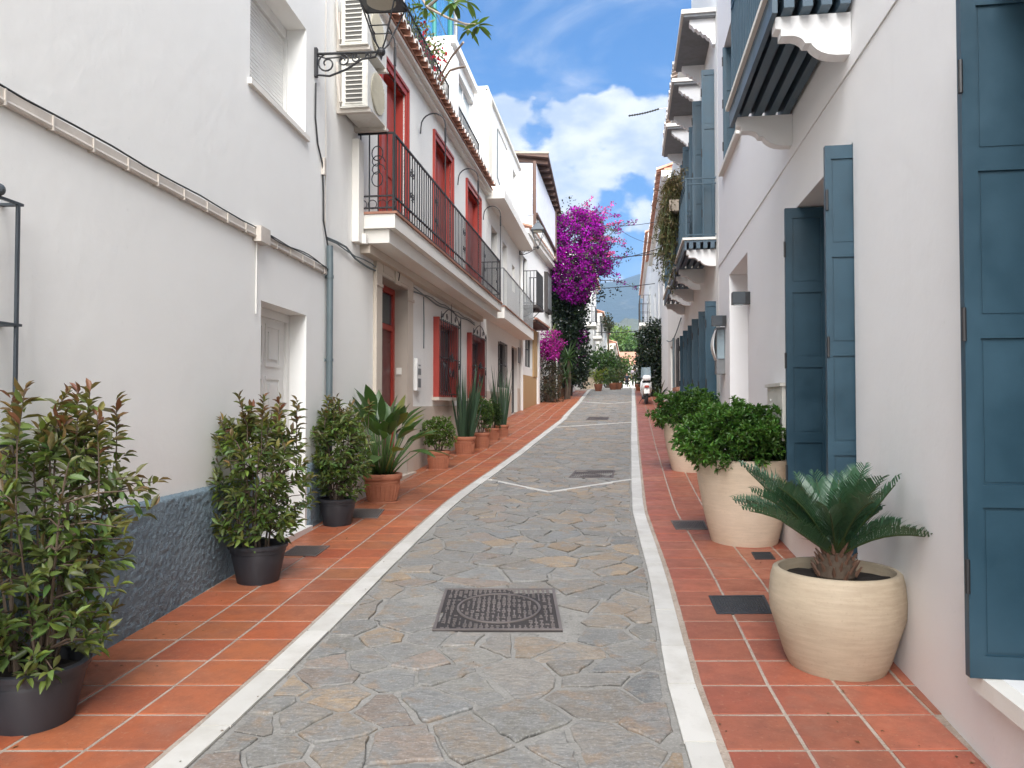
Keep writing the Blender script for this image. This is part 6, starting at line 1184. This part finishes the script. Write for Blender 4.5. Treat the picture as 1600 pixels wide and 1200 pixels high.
def person(px, py, Y, hgt, label, shirt, trousers, walk=.2, hairc=(.02, .015, .01)):
    b = P_(px, py, Y); x = b.x; z = g(Y); t = thing('person', label, 'person', (x, Y, z)); k = hgt / 1.72; V = lambda a, b_, c: (x + a * k, Y + b_ * k, z + c * k); sk = m_paint('skin_' + str(px), (.42, .24, .16), .55); s_ = m_paint('shirt_' + str(px), shirt, .85); tr = m_paint('trousers_' + str(px), trousers, .85)
    pts = [V(0, 0, .95), V(0, 0, 1.2), V(0, 0, 1.40), V(0, 0, 1.50), V(0, -.01, 1.60), V(0, -.01, 1.70), V(-.10, 0, .88), V(-.11, -walk * .4, .50), V(-.11, -walk * .2, .08), V(-.11, -walk * .2 - .16, .04), V(.10, 0, .88), V(.11, walk * .2, .50), V(.11, walk * .9, .10), V(.11, walk * .9 - .14, .04), V(-.19, 0, 1.40), V(-.24, .04, 1.13), V(-.23, -.08, .90), V(-.23, -.10, .80), V(.19, 0, 1.40), V(.24, .02, 1.13), V(.24, -.12, .92), V(.24, -.15, .82)]
    ed = [(0, 1), (1, 2), (2, 3), (3, 4), (4, 5), (0, 6), (6, 7), (7, 8), (8, 9), (0, 10), (10, 11), (11, 12), (12, 13), (2, 14), (14, 15), (15, 16), (16, 17), (2, 18), (18, 19), (19, 20), (20, 21)]; rd_ = [q * k for q in (.13, .12, .13, .055, .095, .085, .08, .058, .042, .035, .08, .058, .042, .035, .06, .045, .035, .04, .06, .045, .035, .04)]
    skin('body', pts, ed, rd_, sk, t); i = [0, 6, 7, 8, 10, 11, 12]; skin('trousers', [pts[j] for j in i], [(0, 1), (1, 2), (2, 3), (0, 4), (4, 5), (5, 6)], [.15 * k, .10 * k, .078 * k, .065 * k, .10 * k, .078 * k, .065 * k], tr, t)
    i = [1, 0, 2, 14, 15, 18, 19]; skin('shirt', [pts[j] for j in i], [(0, 1), (0, 2), (2, 3), (3, 4), (2, 5), (5, 6)], [.15 * k, .155 * k, .15 * k, .085 * k, .065 * k, .085 * k, .065 * k], s_, t); mb = MB(); mb.ball(V(0, .012, 1.665), .105 * k, 8); obj('hair', mb, m_paint('hair_' + str(px), hairc, .6), t, smooth=True)
person(991, 606, 64, 1.75, 'person in pale top and dark trousers walking at the far end', (.62, .55, .60), (.05, .05, .06), .25); person(979.5, 607, 62, 1.2, 'shorter person in dark clothes near the far pots', (.03, .04, .06), (.03, .03, .04), .2)
# ================================================================ hills, mountain, haze
def terrain(name, x0, x1, y0, y1, nx, ny, hf, cf, rough_=.9):
    mb = MB(); V = []; C = []
    for j in range(ny + 1):
        for i in range(nx + 1): x = x0 + (x1 - x0) * i / nx; y = y0 + (y1 - y0) * j / ny; V.append((x, y, hf(x, y)))
    mb.v = V; mb.c = [cf(*p) for p in V]; mb.f = [(j * (nx + 1) + i, j * (nx + 1) + i + 1, (j + 1) * (nx + 1) + i + 1, (j + 1) * (nx + 1) + i) for j in range(ny) for i in range(nx)]
    return mb
def m_hill(name, sc):
    t = NT(name); c = t.attr(); a = t.noise(sc, 6, .65); b = t.noise(sc * 4, 5, .6); k = t.mix(t.rng(a, .60, .70, 0, .5), c, (.16, .155, .14)); k = t.mix(t.rng(b, .4, .7, 0, .7), k, t.mix(.6, k, (.02, .03, .015))); return t.done(k, .95, t.bump(b, .6, 4))
def fbm(x, y, s, o=5): return mnoise.fractal(Vector((x * s, y * s, .37)), .9, 2.1, o)
def rid(x, y, s): return mnoise.ridged_multi_fractal(Vector((x * s, y * s, 2.7)), .9, 2.1, 5, 1.0, 2.0)
mt = lambda x, y: 3.4 + max(0., (y - 1150) / 850) ** .9 * min(1, max(0, (2500 - y) / 450)) * 1.20 * (235 + 105 * math.exp(-((x - 480) / 420) ** 2) + 60 * math.exp(-((x + 500) / 500) ** 2) + 60 * fbm(x, y, .0016) - 40) * (.72 + .16 * rid(x, y, .0022))
struct('mountain', terrain('m', -1600, 2400, 1150, 2500, 150, 70, mt, lambda x, y, z: (.018, .028, .022)), m_hill('mountain_forest', .012), smooth=True)
hl = lambda x, y: 3.4 + (70 + 16 * fbm(x, y, .022) + 7 * fbm(x, y, .07)) * math.exp(-((x - 92) / 62) ** 2 - ((y - 760) / 130) ** 2) + (38 + 12 * fbm(x, y, .03)) * math.exp(-((x - 190) / 90) ** 2 - ((y - 700) / 160) ** 2)
struct('rocky_hill', terrain('h', -250, 450, 480, 1050, 150, 110, hl, lambda x, y, z: (.075, .08, .055)), m_hill('rocky_hill', .03), smooth=True)

# ---------------------------------------------------------------- fallen leaves and petals
lt = LV(T4, F4)
def litter(n, fx, y0, y1, c, L=.022):
    P = []
    for _ in range(n): y = random.uniform(y0, y1); P.append((fx(y), y, g(y) + .017))
    P = np.array(P); d = rdir(n); d[:, 2] *= .12; LL = RNG.uniform(.5, 1.4, n) * L; lt.add(P, d, LL, LL * .5, jit(c, n, .3), np.tile((0, 0, 1.), (n, 1)) + RNG.normal(0, .15, (n, 3)))
litter(110, lambda y: wl(y) + abs(random.gauss(0, .22)) + .05, 3.2, 12, (.16, .09, .04)); litter(60, lambda y: WR.x(y) - abs(random.gauss(0, .25)) - .05, 2.8, 11, (.14, .08, .04)); litter(70, lambda y: random.choice((kl(y) - .1, kl(y) + .1, kr(y) - .1, kr(y) + .1)) + random.gauss(0, .05), 2.8, 12, (.12, .08, .045), .016)
litter(50, lambda y: random.uniform(kl(y), kr(y)), 2.6, 9, (.16, .11, .06), .012); litter(120, lambda y: random.gauss(2.3, .6), 27, 35, (.35, .03, .25), .05)
tag(lt.build('leaf_litter', M['leaf']), 'scattered dry fallen leaves and petals along the pavement edges', kind='stuff')
mb = MB(); mb.box(-2000, 2600, -300, 2600, -3.5, 420)
hz = MB(); hz.v = mb.v; hz.f = mb.f; hz.c = mb.c
hm = bpy.data.materials.new('haze'); hm.use_nodes = True; nt = hm.node_tree; nt.nodes.remove(nt.nodes['Principled BSDF']); pv = nt.nodes.new('ShaderNodeVolumePrincipled'); pv.inputs['Color'].default_value = (.42, .66, 1, 1); pv.inputs['Density'].default_value = .00030; pv.inputs['Anisotropy'].default_value = .2
nt.links.new(pv.outputs[0], nt.nodes['Material Output'].inputs['Volume'])
tag(obj('haze', hz, hm), kind='stuff')
